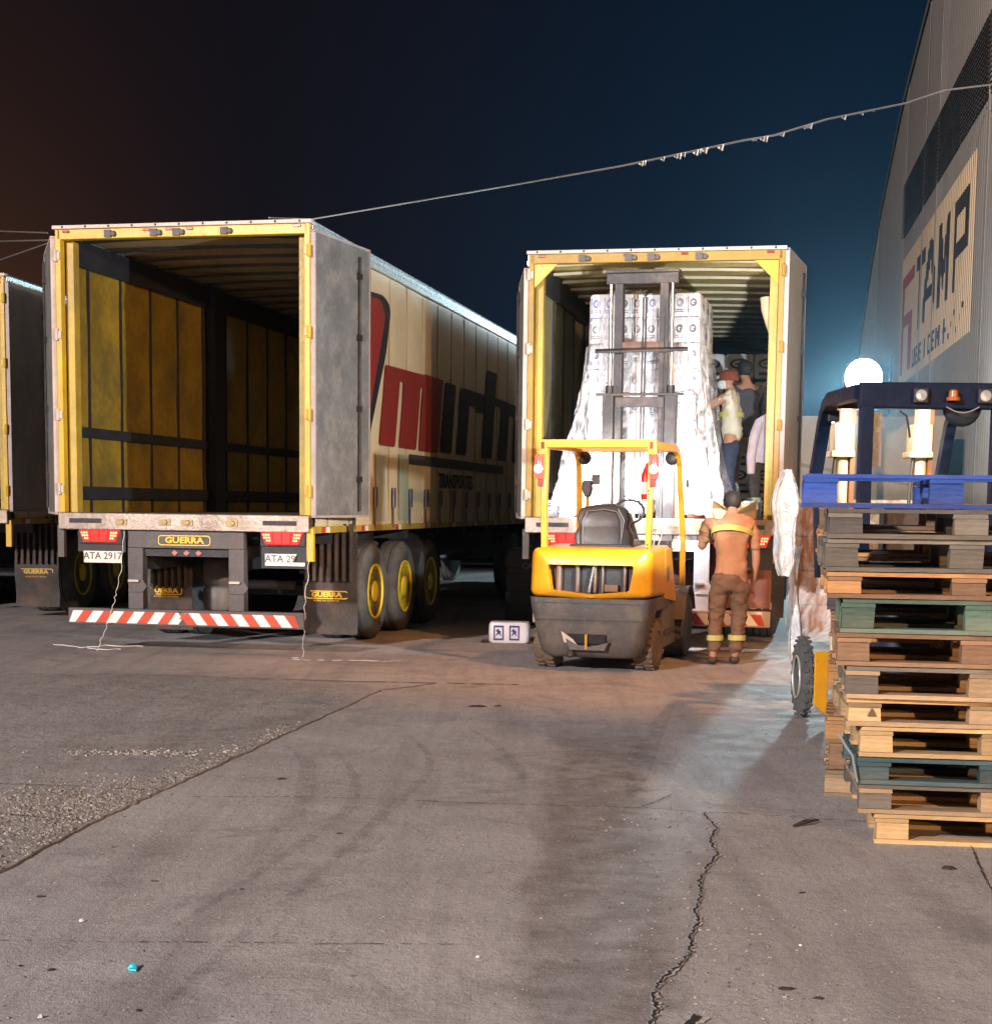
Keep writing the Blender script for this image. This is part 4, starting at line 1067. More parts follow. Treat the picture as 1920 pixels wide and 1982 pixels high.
# bundle of paper rolls on the ground
bn = MB(); wx, wy, wz = .44, .26, .225
rings = []
for z, k in ((0,.93),(.02,1),(wz*.5,1.02),(wz-.03,1.0),(wz-.004,.95),(wz,.86)): rings.append([(px,py,z) for px,py in rring(wx/2*k, wy/2*k, .05, n=5)])
bn.loft(rings,0,True,True,True)
bo = bn.build('paper_bundle', PAPER, None, 50); bo.location = (.145, 16.95, .004); bo.rotation_euler = (0,0,-.05)
tag(bo, 'small white plastic bundle printed in blue lying on the ground left of the forklift', 'paper bundle')
for cx in (-.115,.055):
    m_ = MB(); y_ = -wy/2*1.02-.003
    m_.box(cx-.055,cx+.055,y_-.001,y_+.001,.17,.19); m_.box(cx-.055,cx+.055,y_-.001,y_+.001,.03,.05)
    m_.box(cx-.055,cx-.04,y_-.001,y_+.001,.05,.17); m_.box(cx+.04,cx+.055,y_-.001,y_+.001,.05,.17)
    m_.prism([(cx-.035,.07),(cx+.0,.15),(cx+.035,.07),(cx,.10)], y_-.001, y_+.001, 'xz')
    m_.prism([(cx-.035,.13),(cx-.01,.155),(cx+.03,.12),(cx+.01,.11)], y_-.001, y_+.001, 'xz')
    m_.build('printed_panel', PRINTB, bo)
MB().prism([(.0,.0),(.09,0),(.085,.02),(.02,.03)], -.05, .05, 'xz').build('dark_rag', M('rag', (.03,.012,.014), .9), None, None)
rg = bpy.data.objects['dark_rag']; rg.location = (-.17,16.9,.004); tag(rg, 'small dark rag on the ground at the left end of the paper bundle', 'rag')

# things on the rear edge of the right trailer's floor
def crumple(name, parent, sx_, sy_, sz_, mat, seed, n=14, m=9, spike=.16):
    rr = random.Random(seed); rings = []
    for j in range(m+1):
        v = j/m; r = math.sin(PI*(.06+.88*v))**.6; ring = []
        for i in range(n): a = 2*PI*i/n; k = 1+rr.uniform(-spike,spike); ring.append((sx_*r*k*math.cos(a), sy_*r*k*math.sin(a), sz_*v+rr.uniform(-.02,.02)*sz_))
        rings.append(ring)
    return MB().loft(rings,0,True,True,True).build(name, mat, parent, 20)
b1 = crumple('plastic_bag', None, .09, .07, .17, FILMD, 3); b1.location = loc2(-1.08,.16,1.375); tag(b1, 'crumpled printed white plastic bag on the left rear corner of the loading floor', 'plastic bag')
for k in range(5): 
    a = R.uniform(0,6); box('printed_mark', PRINTB, (-.02+.02*math.cos(a*3),.01+.02*math.cos(a*3),-.085,-.08,.03+.025*k,.045+.025*k), b1)
bk = MB().lathe([(0,.085),(.01,.09),(.17,.10),(.175,.105),(.185,.10)], (0,0,0), 'z', 24).build('bucket', M('bucket_blue_white', (.30,.42,.66), .35, 0, .3, 5), None, 45)
bk.location = loc2(1.02,.55,1.375); tag(bk, 'blue and white bucket on the floor inside the right rear post', 'bucket')
box('bucket_label', PLATE, (-.045,.045,-.105,-.096,.05,.14), bk)
cb = root('cardboard_box', 'open cardboard box with raised flaps on the rear edge of the loading floor', 'cardboard box', loc2(.86,.22,1.375), .26)
box('side', CARD, (-.22,.22,-.15,-.145,0,.10), cb); box('side', CARD, (-.22,.22,.145,.15,0,.10), cb); box('side', CARD, (-.22,-.215,-.145,.145,0,.10), cb); box('side', CARD, (.215,.22,-.145,.145,0,.10), cb); box('bottom', CARD, (-.215,.215,-.145,.145,0,.004), cb)
MB().add([(-.22,-.15,.10),(.22,-.15,.10),(.25,-.26,.20),(.02,-.28,.05),(-.20,-.24,.19)], [(0,1,2,3,4)]).build('flap', CARD, cb); MB().add([(-.22,.15,.10),(.22,.15,.10),(.20,.24,.17),(-.20,.24,.18)], [(0,1,2,3)]).build('flap', CARD, cb)
rb = box('red_crate', M('crate_red_orange', (.42,.09,.03), .5), (-.16,.16,-.10,.10,0,.20), None, .012); rb.location = loc2(.50,.75,1.375); rb.rotation_euler = (0,0,-.4); tag(rb, 'red orange plastic crate on the trailer floor below the workers', 'crate')
ob = box('orange_tub', M('tub_orange', (.60,.20,.04), .5), (-.06,.06,-.06,.06,0,.14), None, .015); ob.location = loc2(.28,.20,1.375); tag(ob, 'small orange tub beside the foot of the wrapped load', 'tub')
# mauve arm stand-in and strap hanging inside the right rear post
jk = MB()
def lp(pts): return [loc2(*p) for p in pts]
jr = []
for z, a, b, cx in ((2.46,.03,.03,1.16),(2.40,.09,.05,1.12),(2.25,.11,.07,1.09),(2.08,.10,.07,1.09),(1.95,.09,.06,1.12)):
    jr.append([loc2(cx+px, .40+py, z+.01*math.sin(9*px*10)) for px, py in rring(a, b, min(a,b)*.6, n=4)])
jk.loft(jr,0,True,True,True)
jk.tube(lp([(1.08,.38,2.36),(1.03,.36,2.2),(1.00,.35,2.0),(1.005,.35,1.84)]), [.055,.06,.05,.042], 10)
j_ = jk.build('arm_stand_in', M('sleeve_mauve', (.24,.19,.20), .8, 0, .15, 6, .4, 14), None, 60); tag(j_, 'pale mauve cloth shape standing in for a hanging arm inside the right rear post', 'jacket')  # mauve cloth shape in place of a hanging sleeved arm
tb = MB().tube(lp([(1.12,.32,3.62),(1.13,.32,3.5),(1.16,.32,3.36),(1.19,.31,3.2)]), [.075,.07,.055,.025], 10).build('tarp_strap', M('tarp_tan', (.52,.36,.20), .7, 0, .15, 6, .3, 14), None, 60); tag(tb, 'bunched tan tarp end hanging high inside the right rear post', 'tarp')
rt = MB().tube(lp([(1.20,.30,3.24),(1.215,.30,3.1),(1.21,.30,3.0)]), .018, 8).build('red_strap', REDEX, None, 50); tag(rt, 'short red strap hanging below the bunched tan tarp', 'strap')

# ------------------------------------------------------------------ pallets
WOODS = {k: M('wood_'+k, c, .8, 0, .42, 3, .5, 22, d, .7, 2.6, rnd=.42, stretch=(.5,3.5,3.5), wear=tuple(x*.5 for x in c)) for k, c, d in (
    ('light', (.50,.34,.16), (.30,.20,.10)), ('tan', (.40,.27,.15), (.22,.15,.09)), ('grey', (.16,.14,.11), (.10,.085,.07)),
    ('dark', (.09,.08,.075), (.09,.08,.07)), ('brown', (.30,.17,.09), (.17,.10,.06)), ('green', (.085,.15,.11), (.16,.13,.09)),
    ('teal', (.035,.075,.085), (.10,.10,.08)), ('blue', (.02,.07,.34), (.05,.05,.08)), ('orange', (.46,.23,.08), (.25,.13,.06)))}
BM = {}
def bmesh_(nm, b, mat, bev=.0):
    k = (nm, b, mat.name)
    if k not in BM:
        BM[k] = []
        for v_ in range(5):
            x0, x1, y0, y1, z0, z1 = b; ln = 'x' if (x1-x0) > (y1-y0) else 'y'; n_ = 6 if max(x1-x0, y1-y0) > .4 else 2
            rings = []; ph = R.uniform(0,6); tt_ = min(z1-z0, .03)
            for i in range(n_+1):
                f = i/n_; j_ = lambda a=.0016: R.uniform(-a, a)
                wz_ = -tt_*.035*(1+math.sin(f*5+ph)); e = .004*R.random() if i in (0, n_) else 0
                if ln == 'x':
                    x = x0+(x1-x0)*f + (e if i == 0 else -e)
                    rings.append([(x+j_(.003),y0+j_(),z0+.0004),(x+j_(.003),y1+j_(),z0+.0004),(x+j_(.003),y1+j_(),z1+wz_),(x+j_(.003),y0+j_(),z1+wz_)])
                else:
                    y = y0+(y1-y0)*f
                    rings.append([(x0+j_(),y+j_(),z0+.0004),(x1+j_(),y+j_(),z0+.0004),(x1+j_(),y+j_(),z1+wz_),(x0+j_(),y+j_(),z1+wz_)])
            BM[k].append(MB().loft(rings, 0, True, True, True).mesh(nm, mat))
    return R.choice(BM[k])
def pallet(label, pos, yaw, wood, hgt=.137, wood2=None, skip=(), depth=.80, grp='pallets in the tall near stack', L_=1.2):
    p = root('wooden_pallet', label, 'pallet', pos, yaw, grp)
    W1 = WOODS[wood]; W2 = WOODS[wood2 or wood]
    tb_, tt = .020, .020; st_h = .020; bh = hgt-tb_-tt-st_h
    D = depth
    for i, yc in enumerate((.05, D/2, D-.05)):          # bottom boards
        o = link('bottom_board', bmesh_('bottom_board', (0,L_,-.05,.05,0,tb_), W1), p); o.location = (R.uniform(-.006,.006), yc, .0)
    for i in range(3):
        for j, yc in enumerate((.055, D/2, D-.055)):
            bx = bmesh_('block', (-.0,.145,-.05,.05,0,bh-.001), W2 if i != 1 else W1)
            o = link('block', bx, p); o.location = (.0+i*(L_-.145)/2+R.uniform(-.004,.004), yc+R.uniform(-.004,.004), tb_+.0005)
    for i in range(3):
        o = link('stringer_board', bmesh_('stringer_board', (0,.145,0,D,0,st_h-.001), W1), p); o.location = (i*(L_-.145)/2, 0, tb_+bh)
    n = 6
    for k in range(n):
        if k in skip: continue
        wd = .10 if 0 < k < n-1 else .115
        o = link('deck_board', bmesh_('deck_board', (0,L_,0,wd,0,tt-.0015), W1 if k % 3 else W2), p)
        o.location = (R.uniform(-.008,.008), k*(D-.115)/(n-1)+R.uniform(-.006,.006), hgt-tt+R.uniform(-.0005,.0005)); o.rotation_euler = (0,0,R.uniform(-.006,.006))
    return p
# near stack: (bottom z, left x) read off its staggered outline, bottom to top
near = [(.000,1.703,'light',None,'bottom pallet of the near stack, of fresh pale wood and sticking out furthest right'),
 (.137,1.626,'tan','grey','weathered pallet second from the ground in the near stack'),
 (.270,1.612,'teal',None,'dark teal painted pallet third from the ground'),
 (.392,1.620,'light',None,'pale yellow wood pallet resting on the dark teal pallet'),
 (.530,1.562,'tan','light','pale pallet with a small dark triangle stencilled on its left block'),
 (.655,1.545,'tan','grey','weathered pallet directly above the one with the triangle mark'),
 (.800,1.505,'brown','brown','brown pallet directly beneath the green painted pallet'),
 (.945,1.520,'green',None,'green painted pallet in the near stack'),
 (1.098,1.456,'brown','orange','brown pallet resting on the green painted pallet'),
 (1.215,1.440,'grey',None,'grey weathered pallet third from the top of the near stack'),
 (1.360,1.445,'grey','dark','dark grey pallet directly under the blue pallet'),
 (1.492,1.338,'blue',None,'bright blue painted pallet on top of the near stack')]
zs = [n_[0] for n_ in near]+[1.642]
for k, (z, x, wd, w2, lab) in enumerate(near):
    h_ = zs[k+1]-z
    p = pallet(lab, (x, 6.864+R.uniform(-.012,.012), z), (.13 if k < 5 else .17)+R.uniform(-.012,.012), wd, h_-.0015, w2, skip=(() if k != 11 else (1,3,4)))
    if k == 4:
        MB().prism([(.085,.045),(.125,.045),(.105,.083)], -.0035, -.0005, 'xz').build('stencil_mark', INK, p)
    if k == 11:
        mb = MB(); mb.prism([(1.055,.02),(1.195,.02),(1.195,.15),(1.055,.15)], -.001, .0, 'xz')
# second stack behind, showing left of the first
bk_cols = ['tan','brown','orange','brown','orange','orange','brown','dark','brown','orange','brown']
bk_lab = ['bottom pallet of the rear stack, standing on the concrete','reddish pallet second from the ground in the rear stack','orange tinted pallet third from the ground in the rear stack','brown pallet fourth from the ground in the rear stack','orange tinted pallet at mid height of the rear stack, lower of two','orange tinted pallet at mid height of the rear stack, upper of two','brown pallet under the dark one in the rear stack','dark pallet in the rear stack beside the green pallet','brown pallet resting on the dark pallet of the rear stack','orange brown pallet second from the top of the rear stack','brown pallet topping the rear stack under the blue pallet\'s level']
bx_ = [1.715,1.74,1.715,1.76,1.72,1.74,1.72,1.70,1.66,1.64,1.64]
for k in range(11):
    pallet(bk_lab[k], (bx_[k], 8.03+R.uniform(-.02,.02), .1385*k), .21+R.uniform(-.02,.02), bk_cols[k], .137, grp='pallets in the rear stack')
nl = MB().tube([(1.52,6.85,.50),(1.555,6.85,.44),(1.585,6.845,.40),(1.60,6.85,.33),(1.612,6.85,.28)], .006, 6).build('strapping_band', M('band_plastic', (.20,.26,.28), .4), None, 50); tag(nl, 'loose grey strapping band hanging at the left of the teal pallet', 'strapping band')
def late_film():
    return film(None, lambda f: (.010+.080*math.sin(PI*min(1,.03+.93*f))**.8*(.75+.25*math.sin(9*f+1)), .07, .78*f, .10, 0), FILMD, 'torn_stretch_film', 64, 40, .020, 21)
pf = late_film(); pf.location = (2.125,11.6,.99); tag(pf, 'torn shiny stretch film hanging off the wrapped cartons right of the trailer', 'plastic film')

# ------------------------------------------------------------------ big dark forklift behind the pallets
f2 = root('forklift', 'dark blue forklift half hidden behind the pallet stacks, its work lamp glaring', 'forklift', (2.66, 9.75, 0), .02)
GD = M('guard_dark_blue', (.005,.012,.035), .6, 0, .2, 3, .08, 25, spec=.15)
gb = MB(); gb.prism([(-.455,2.105),(-.455,2.262),(.62,2.262),(.62,2.10)], -.10, -.04, 'xz'); 
go = gb.build('guard_rear_beam', GD, f2, None, .01)
for s, x_ in ((-1,-.405),(1,.40)):
    beam(f2, [(x_,-.07,1.05),(x_,-.07,2.12)], .075, .09, 'guard_rear_pillar', GD)
beam(f2, [(-.43,.0,2.21),(-.41,1.0,2.23),(-.40,1.22,2.19),(-.405,1.32,2.08),(-.432,1.45,1.70),(-.40,1.40,1.5),(-.38,1.36,1.0)], .085, .09, 'guard_front_pillar', GD)
beam(f2, [(.50,.0,2.21),(.50,1.0,2.23),(.49,1.22,2.19),(.475,1.32,2.08),(.44,1.45,1.6),(.41,1.55,1.0)], .07, .09, 'guard_front_pillar', GD)
box('guard_front_beam', GD, (-.40,.46,1.15,1.22,2.18,2.25), f2, .006)
for k in range(4): box('guard_slat', GD, (-.36,.45,.15+.24*k,.19+.24*k,2.22,2.245), f2)
for x_ in (-.09,.30):
    lb = box('lamp_housing', DARK, (x_-.045,x_+.045,-.135,-.10,2.135,2.225), f2, .008)
    MB().lathe([(-.004,.036),(-.010,.030),(-.006,.0)], (x_,-.136,2.18), 'y', 18).build('lamp_glass', M('lamp_glass_grey', (.50,.52,.54), .15, .4, .3, 20, .2, 40), lb, 45)
be = MB().lathe([(0,.04),(.02,.042),(.022,.03),(.06,.027),(.07,.01)], (.105,-.13,2.15), 'z', 16).build('beacon', M('beacon_amber', (.42,.12,.03), .3), f2, 45)
# round dark dish under the beam
MB().lathe([(-.012,.0),(-.012,.10),(0,.115),(.02,.12)], (.195,-.02,2.12), 'y', 32).build('round_mirror', M('mirror_back', (.02,.028,.04), .35), f2, 45)
MB().tube([(.10+.0*k, -.11, 2.10) if False else (.07+.20*k/8, -.11, 2.115-.035*math.sin(PI*k/8)) for k in range(9)], .004, 6).build('cable_loop', M('cable_grey', (.3,.3,.32), .5), f2, 50)
MB().tube([(-.20,-.06,2.09),(-.16,-.07,2.06),(-.14,-.06,1.98),(-.13,-.05,1.93)], .007, 6).build('cable_loop', DARK, f2, 50)
box('rear_panel', M('window_panel', (.10,.11,.13), .3), (-.36,-.30,-.05,-.03,1.75,2.08), f2)
bd = MB(); bd.loft([[(px,py,z) for px,py in rring(a,.68,.12,cy=.40,n=5)] for z,a in ((.20,.26),(.35,.30),(.98,.32),(1.06,.30))],0,True,True,True); bd.build('body', NAVY, f2, 50)
box('hood_stripe', FLY, (-.30,.30,-.292,-.282,.99,1.05), f2, .003)
box('seat', SEAT, (-.22,.22,.25,.35,1.05,1.5), f2, .04)
MB().prism([(-.465,.13),(-.395,.07),(-.37,.06),(-.37,.50),(-.468,.50)], 1.03, 1.06, 'xz').build('fender', FLY, f2, None, .006)
wl = f2
fwheel(f2, -.487, 1.38, .285, .08, RUB); fwheel(f2, .42, 1.38, .285, .18, RUB); fwheel(f2, -.40, .12, .22, .16, RUB); fwheel(f2, .40, .12, .22, .16, RUB)
MB().tube([(-.531,1.38+.15*math.cos(a),.285+.15*math.sin(a)) for a in [2*PI*k/24 for k in range(25)]], .009, 6).build('rim_ring', M('rim_ring_pale', (.55,.55,.50), .4, .4), f2, 60)
PALE = M('mast_cream_paint', (.80,.66,.44), .45, 0, .1, 5, .1, 25, (.5,.28,.12), .4, 4)
for cx in (-.20,.36):
    mb = MB(); mb.box(cx-.035,cx+.055,1.60,1.74,2.06,2.35); mb.box(cx-.075,cx+.065,1.58,1.78,1.90,2.10); mb.box(cx-.10,cx+.07,1.56,1.80,1.86,1.905); mb.build('mast_upright', PALE, f2, None, .01)
    MB().tube([(cx+.0,1.66,.30),(cx+.0,1.66,1.86)], .045, 14).build('mast_cylinder', PALE, f2, 50)
    MB().tube([(cx-.075,1.62,1.0),(cx-.085,1.60,1.6),(cx-.06,1.62,1.86)], .014, 8).build('hydraulic_hose', SEAT, f2, 50)
    box('mast_channel', M('channel_rust', (.30,.12,.06), .6, .2), (cx+.045,cx+.075,1.60,1.66,.3,2.3), f2)
for z_ in (.9,1.45): box('mast_crossbar', MAST, (-.25,.45,1.68,1.74,z_,z_+.08), f2)
wk = root('floodlight', 'blinding white floodlight on a pole beside the warehouse', 'floodlight', (FLOOD[0], FLOOD[1], 0), 0)
MB().lathe([(0,.09),(4.3,.07)], (.05,.35,0), 'z', 12).build('pole', GREY, wk, 45)
hd_ = MB().lathe([(0,.48),(.06,.52),(.30,.46),(.45,.25)], (0,0,4.80), 'y', 32).build('lamp_housing', DARK, wk, 45)
MB().lathe([(-.22,0),(-.20,.18),(-.14,.34),(-.06,.44),(-.001,.47)], (0,-.01,4.80), 'y', 36).build('lamp_lens', LED, hd_, 60)
box('mounting_bracket', DARK, (-.1,.2,.30,.5,4.2,4.6), wk)
wl_ = box('work_light', DARK, (-.40,-.32,1.20,1.27,2.09,2.17), f2, .01)
MB().lathe([(.0,.045),(.012,.04),(.014,0)], (-.36,1.272,2.13), 'y', 16).build('work_light_lens', M('small_lens', (1,1,1), .3, 0, 0, 4, 0, emit=(.85,.95,1), es=18), wl_, 45)
# cartons wrapped in film on that forklift's forks
c2 = root('wrapped_cartons', 'brown cartons in shiny stretch film standing by the front wheel of the dark forklift', 'pallet load', (2.88, 12.1, .50), .06)
CB = M('carton_copper', (.38,.19,.09), .45, 0, .2, 5, .3, 14)
for iz in range(4):
    for ix in range(3):
        o = link('carton', bmesh_('carton', (-.185,.185,-.22,.22,0,.255), CB), c2); o.location = (-.38+.385*ix+R.uniform(-.01,.01), R.uniform(-.01,.01), .26*iz)
film(c2, lambda f: (.60, .27, -.02+1.08*f, 0, 0), FILM, amp=.012, seed=8)
hg = film(c2, lambda f: (.022+.02*math.sin(7*f), .015, -.20+.9*f, .25, -.26), FILMD, 'loose_film', 24, 20, .006, 13); hg.location = (-.59,0,.0)

# ------------------------------------------------------------------ far vehicles and structures
bgc = root('box_truck', 'tan tarpaulin truck body with a red brown chassis parked far behind the trailers', 'truck', (10.3, 42, 0), .2)
bgc.scale = (1.25,1.1,1.12)
box('tarp_body', M('tarp_far_tan', (.30,.22,.14), .6, 0, .15, 1), (-2.6,1.3,0,8,1.35,3.55), bgc, .03)
MB().prism([(-2.3,1.40),(-1.7,1.40),(-1.9,2.05),(-2.5,2.25)], -.012, -.004, 'xz').build('painted_stripe', M('stripe_orange', (.55,.22,.05), .5), bgc)
MB().prism([(-2.6,2.6),(1.3,1.8),(1.3,1.75),(-2.6,2.5)], -.010, -.004, 'xz').build('painted_stripe', M('stripe_dark_brown', (.18,.14,.10), .6), bgc)  # thin darker brown band slanting across the body
box('chassis', M('chassis_red_brown', (.20,.06,.035), .6, 0, .2, 1), (-2.6,1.3,.05,7.5,.12,1.33), bgc, .02)
for x_ in (-2.2,.9): MB().lathe([(0,.5),(.3,.5)], (x_,1.4,.5), 'x', 24).build('wheel', RUB, bgc, 45)
dc = root('flood_blocker', 'unlit dark container added far behind between the two trailers to stop floodlight', 'blocker', (-.6, 37, 0), .2)  # dark body added to keep floodlight off the ground in the gap
box('body', M('blocker_dark', (.010,.013,.020), .6, 0, .2, 1), (-4.5,2.2,0,2.4,.12,2.75), dc, .02)
for k in range(22): box('side_rib', M('blocker_dark', (.010,.013,.020), .6), (-4.4+.30*k,-4.28+.30*k,-.035,-.001,.2,2.65), dc)
dk = root('dark_crate', 'black plastic crate with faint pale lettering in the shadow between the trailers', 'crate', (.46, 19.4, 0), .2)
box('crate_body', M('crate_black', (.012,.014,.018), .5), (-.35,.45,0,.8,0,.95), dk, .02)
for k in range(4): box('crate_slat', M('crate_black', (.012,.014,.018), .5), (-.36,.46,-.02,-.001,.06+.22*k,.2+.22*k), dk, .004)
text('lettering', 'CANIA', .10, M('faint_lettering', (.20,.21,.24), .5), dk, (.0,-.024,.74), sx=1.0)

# ------------------------------------------------------------------ cable overhead and wires at the left
cp_ = [(-2.35,16.2,4.36),(-2.02,17,4.489),(.233,24.65,6.40),(2.1,28.5,7.50),(3.099,30.23,8.05),(4.983,33.1,9.02),(5.813,34.27,9.40),(7.29,36.19,10.2),(9.77,39.1,11.3),(11.0,40.2,11.9),(12.25,40.6,12.15),(12.38,40.9,11.6)]
cab = MB().tube(cp_, [.007,.008,.012,.016,.018,.022,.022,.024,.026,.026,.026,.02], 6).build('overhead_cable', M('cable_pale', (.42,.40,.40), .6, emit=None), None, 60)
tag(cab, 'sagging pale cable strung from the left trailer up to the warehouse', 'cable')
rr = random.Random(11)
for seg, n in ((3,3),(4,14),(5,5),(6,12),(7,3)):
    a, b = Vector(cp_[seg]), Vector(cp_[seg+1])
    for k in range(n):
        f = rr.random()*.6+.1 if seg != 3 else rr.random(); p = a.lerp(b, f); s_ = rr.uniform(.03,.09)
        MB().add([p+Vector((-s_,0,0)), p+Vector((s_*.6,0,.02)), p+Vector((s_*.3,0,-s_*1.3)), p+Vector((-s_*.8,.03,-s_*.6))], [(0,1,2,3)]).build('plastic_shred', STRG, cab)
for i, (a, b, l_) in enumerate(((( -14,38,8.05),(-6.24,22,5.15),'uppermost of the three thin wires in the sky at the far left'),((-14,38,7.7),(-6.15,21.8,5.02),'middle one of the three thin wires at the far left'),((-14,38,6.6),(-6.2,21.9,5.0),'lowest and flattest of the three thin wires at the far left'))):
    o = MB().tube([a, tuple((x+y)/2-(.08 if j == 2 else 0) for j, (x, y) in enumerate(zip(a, b))), b], .011, 5).build('wire', M('wire_grey', (.22,.19,.18), .6), None, 60); tag(o, l_, 'wire')

# ------------------------------------------------------------------ litter on the ground
def scrap(pos, s, mat, label, cat='litter', grp=None, name='litter', flat=.4, seed=0, el=1.0, yaw=0):
    rr = random.Random(seed+int(abs(pos[0])*977)); n = 9
    r0 = [(s*el*(1+rr.uniform(-.35,.35))*math.cos(2*PI*i/n), s*(1+rr.uniform(-.35,.35))*math.sin(2*PI*i/n), 0) for i in range(n)]
    r1 = [(x*.6, y*.6, s*flat*rr.uniform(.6,1.3)) for x, y, z in r0]
    o = MB().loft([r0, r1], 0, True, True, True).build(name, mat, None); o.location = (*pos, .002); o.rotation_euler = (0,0,yaw)
    return tag(o, label, cat, grp)
CYAN = M('cyan_paper', (.03,.55,.62), .5, 0, .05, 9, 0)
cy = scrap((-1.150,4.86), .017, CYAN, 'bright cyan scrap of paper on the concrete near the lower left', 'paper scrap', flat=.7)
MB().prism([(-.004,-.034),(.02,-.04),(.014,-.006),(-.006,-.004)], .001, .006, 'xy').build('torn_corner', CYAN, cy)
DKL = M('litter_dark', (.028,.022,.02), .9, 0, .3, 20, .3); LTL = M('litter_pale', (.62,.58,.54), .8, 0, .2, 20, .3)
for i, (x, y, s, e, a, l_) in enumerate([(-1.702,5.747,.010,1.8,.1,'dark wood chip on the concrete left of centre, near the asphalt edge'),(-1.33,6.008,.009,2,.0,'dark chip on the concrete right of the asphalt edge'),(-.969,5.894,.007,1.5,.1,'small dark chip on the concrete, middle left'),
    (-1.151,8.318,.016,1.8,.2,'dark leaf scrap between the two curved tyre marks'),(-.696,6.934,.009,1.9,-.2,'dark splinter below the slab joint'),(-1.40,4.827,.010,1.4,.3,'dark chip left of the cyan paper scrap'),(-1.511,4.867,.007,2,.0,'tiny dark splinter far lower left'),
    (-1.035,4.438,.009,1.3,.5,'dark chip below the cyan paper scrap'),(1.199,5.939,.011,1.5,0,'dark spot of dirt right of the long crack'),(.914,4.717,.016,2.0,0,'elongated dark scrap right of the crack near the bottom'),(.995,4.624,.012,1.6,.1,'dark pellet right of the crack near the bottom'),
    (1.891,6.382,.022,1.7,-.1,'flat dark scrap on the concrete below the pallet stack'),(-.124,11.46,.03,2.2,.1,'bunch of dark twigs on the ground in front of the forklift'),(.02,11.5,.018,2,.4,'dark twig beside the bunch in front of the forklift')]):
    scrap((x,y), s, DKL, l_, 'litter', 'dark bits of litter on the concrete', 'dark_litter', .35, i, e, a)
for i, (x, y, s, l_) in enumerate([(-1.46,5.41,.009,'white pebble above the cyan paper scrap'),(-1.301,4.368,.009,'white pebble at the lower left edge of the picture'),(1.05,5.2,.006,'pale pebble right of the long crack'),(-.05,5.02,.006,'pale pebble left of the long crack')]):
    scrap((x,y), s, LTL, l_, 'pebble', 'pale pebbles on the concrete', 'pale_pebble', .9, i)
stk = MB().tube([(1.40,7.19,.008),(1.47,7.24,.02),(1.545,7.32,.012)], [.006,.012,.004], 6).build('wood_splinter', DKL, None, 60); tag(stk, 'long dark wood splinter on the ground left of the pallet stack', 'splinter')

# loose grit: coarse gravel broken out of the asphalt apron, finer grit over the slab
def grit(name, n, area, s0, s1, mats, seed, z0):
    rr = random.Random(seed); mb = MB()
    for k in range(n):
        x, y = area(rr); s_ = rr.uniform(s0, s1)*rr.uniform(.5, 1.3); a = rr.uniform(0, 6.28); m = rr.randrange(len(mats))
        ca, sa = math.cos(a), math.sin(a); e = rr.uniform(.6, 1.5)
        b = [(x+s_*(u*ca*e-v*sa), y+s_*(u*sa*e+v*ca), z0) for u, v in ((-1,-.7),(.9,-1),(1,.8),(-.6,1))]
        t_ = [(x+(px-x)*.55+s_*.1, y+(py-y)*.55, z0+s_*rr.uniform(.5,1.0)) for px, py, _ in b]
        mb.add(b+t_, [(4,5,6,7),(0,1,5,4),(1,2,6,5),(2,3,7,6),(3,0,4,7)], m)
    o = mb.build(name, mats); o['kind'] = 'stuff'; return o
G1 = M('gravel_pale', (.29,.265,.245), .9, 0, .3, 30, .2, 80); G2 = M('gravel_dark', (.11,.10,.095), .9, 0, .3, 30, .2, 80); G3 = M('gravel_brown', (.20,.175,.155), .9, 0, .3, 30, .2, 80)
def xedge(y):
    for a, b in zip(edge, edge[1:]):
        if a[1] <= y <= b[1]: return a[0]+(b[0]-a[0])*(y-a[1])/(b[1]-a[1])
    return edge[-1][0]
grit('gravel_band', 3300, lambda r: (lambda y: (xedge(y)-.02-abs(r.gauss(0,.42)), y))(r.gauss(7.4, .42)), .003, .009, [G1,G2,G3,G3], 1, .009)
grit('gravel_band', 900, lambda r: (lambda y: (xedge(y)-.01-abs(r.gauss(0,.10)), y))(r.uniform(5.4, 10.5)), .003, .009, [G1,G2,G3], 2, .009)
grit('gravel_band', 320, lambda r: (-2.1+r.gauss(0,.2), 9.1+r.gauss(0,.06)), .004, .012, [G1,G1,G2], 5, .009)
grit('fine_grit', 3800, lambda r: (r.uniform(-2.6,2.6), 3.9+8*r.random()**1.4), .0016, .0042, [G1,G2,G3], 3, .001)
grit('fine_grit', 500, lambda r: (.5+(lambda t: .5*t)(r.random())+r.gauss(0,.07), 4.3+3.2*r.random()), .002, .006, [G1,G2,G3], 4, .001)

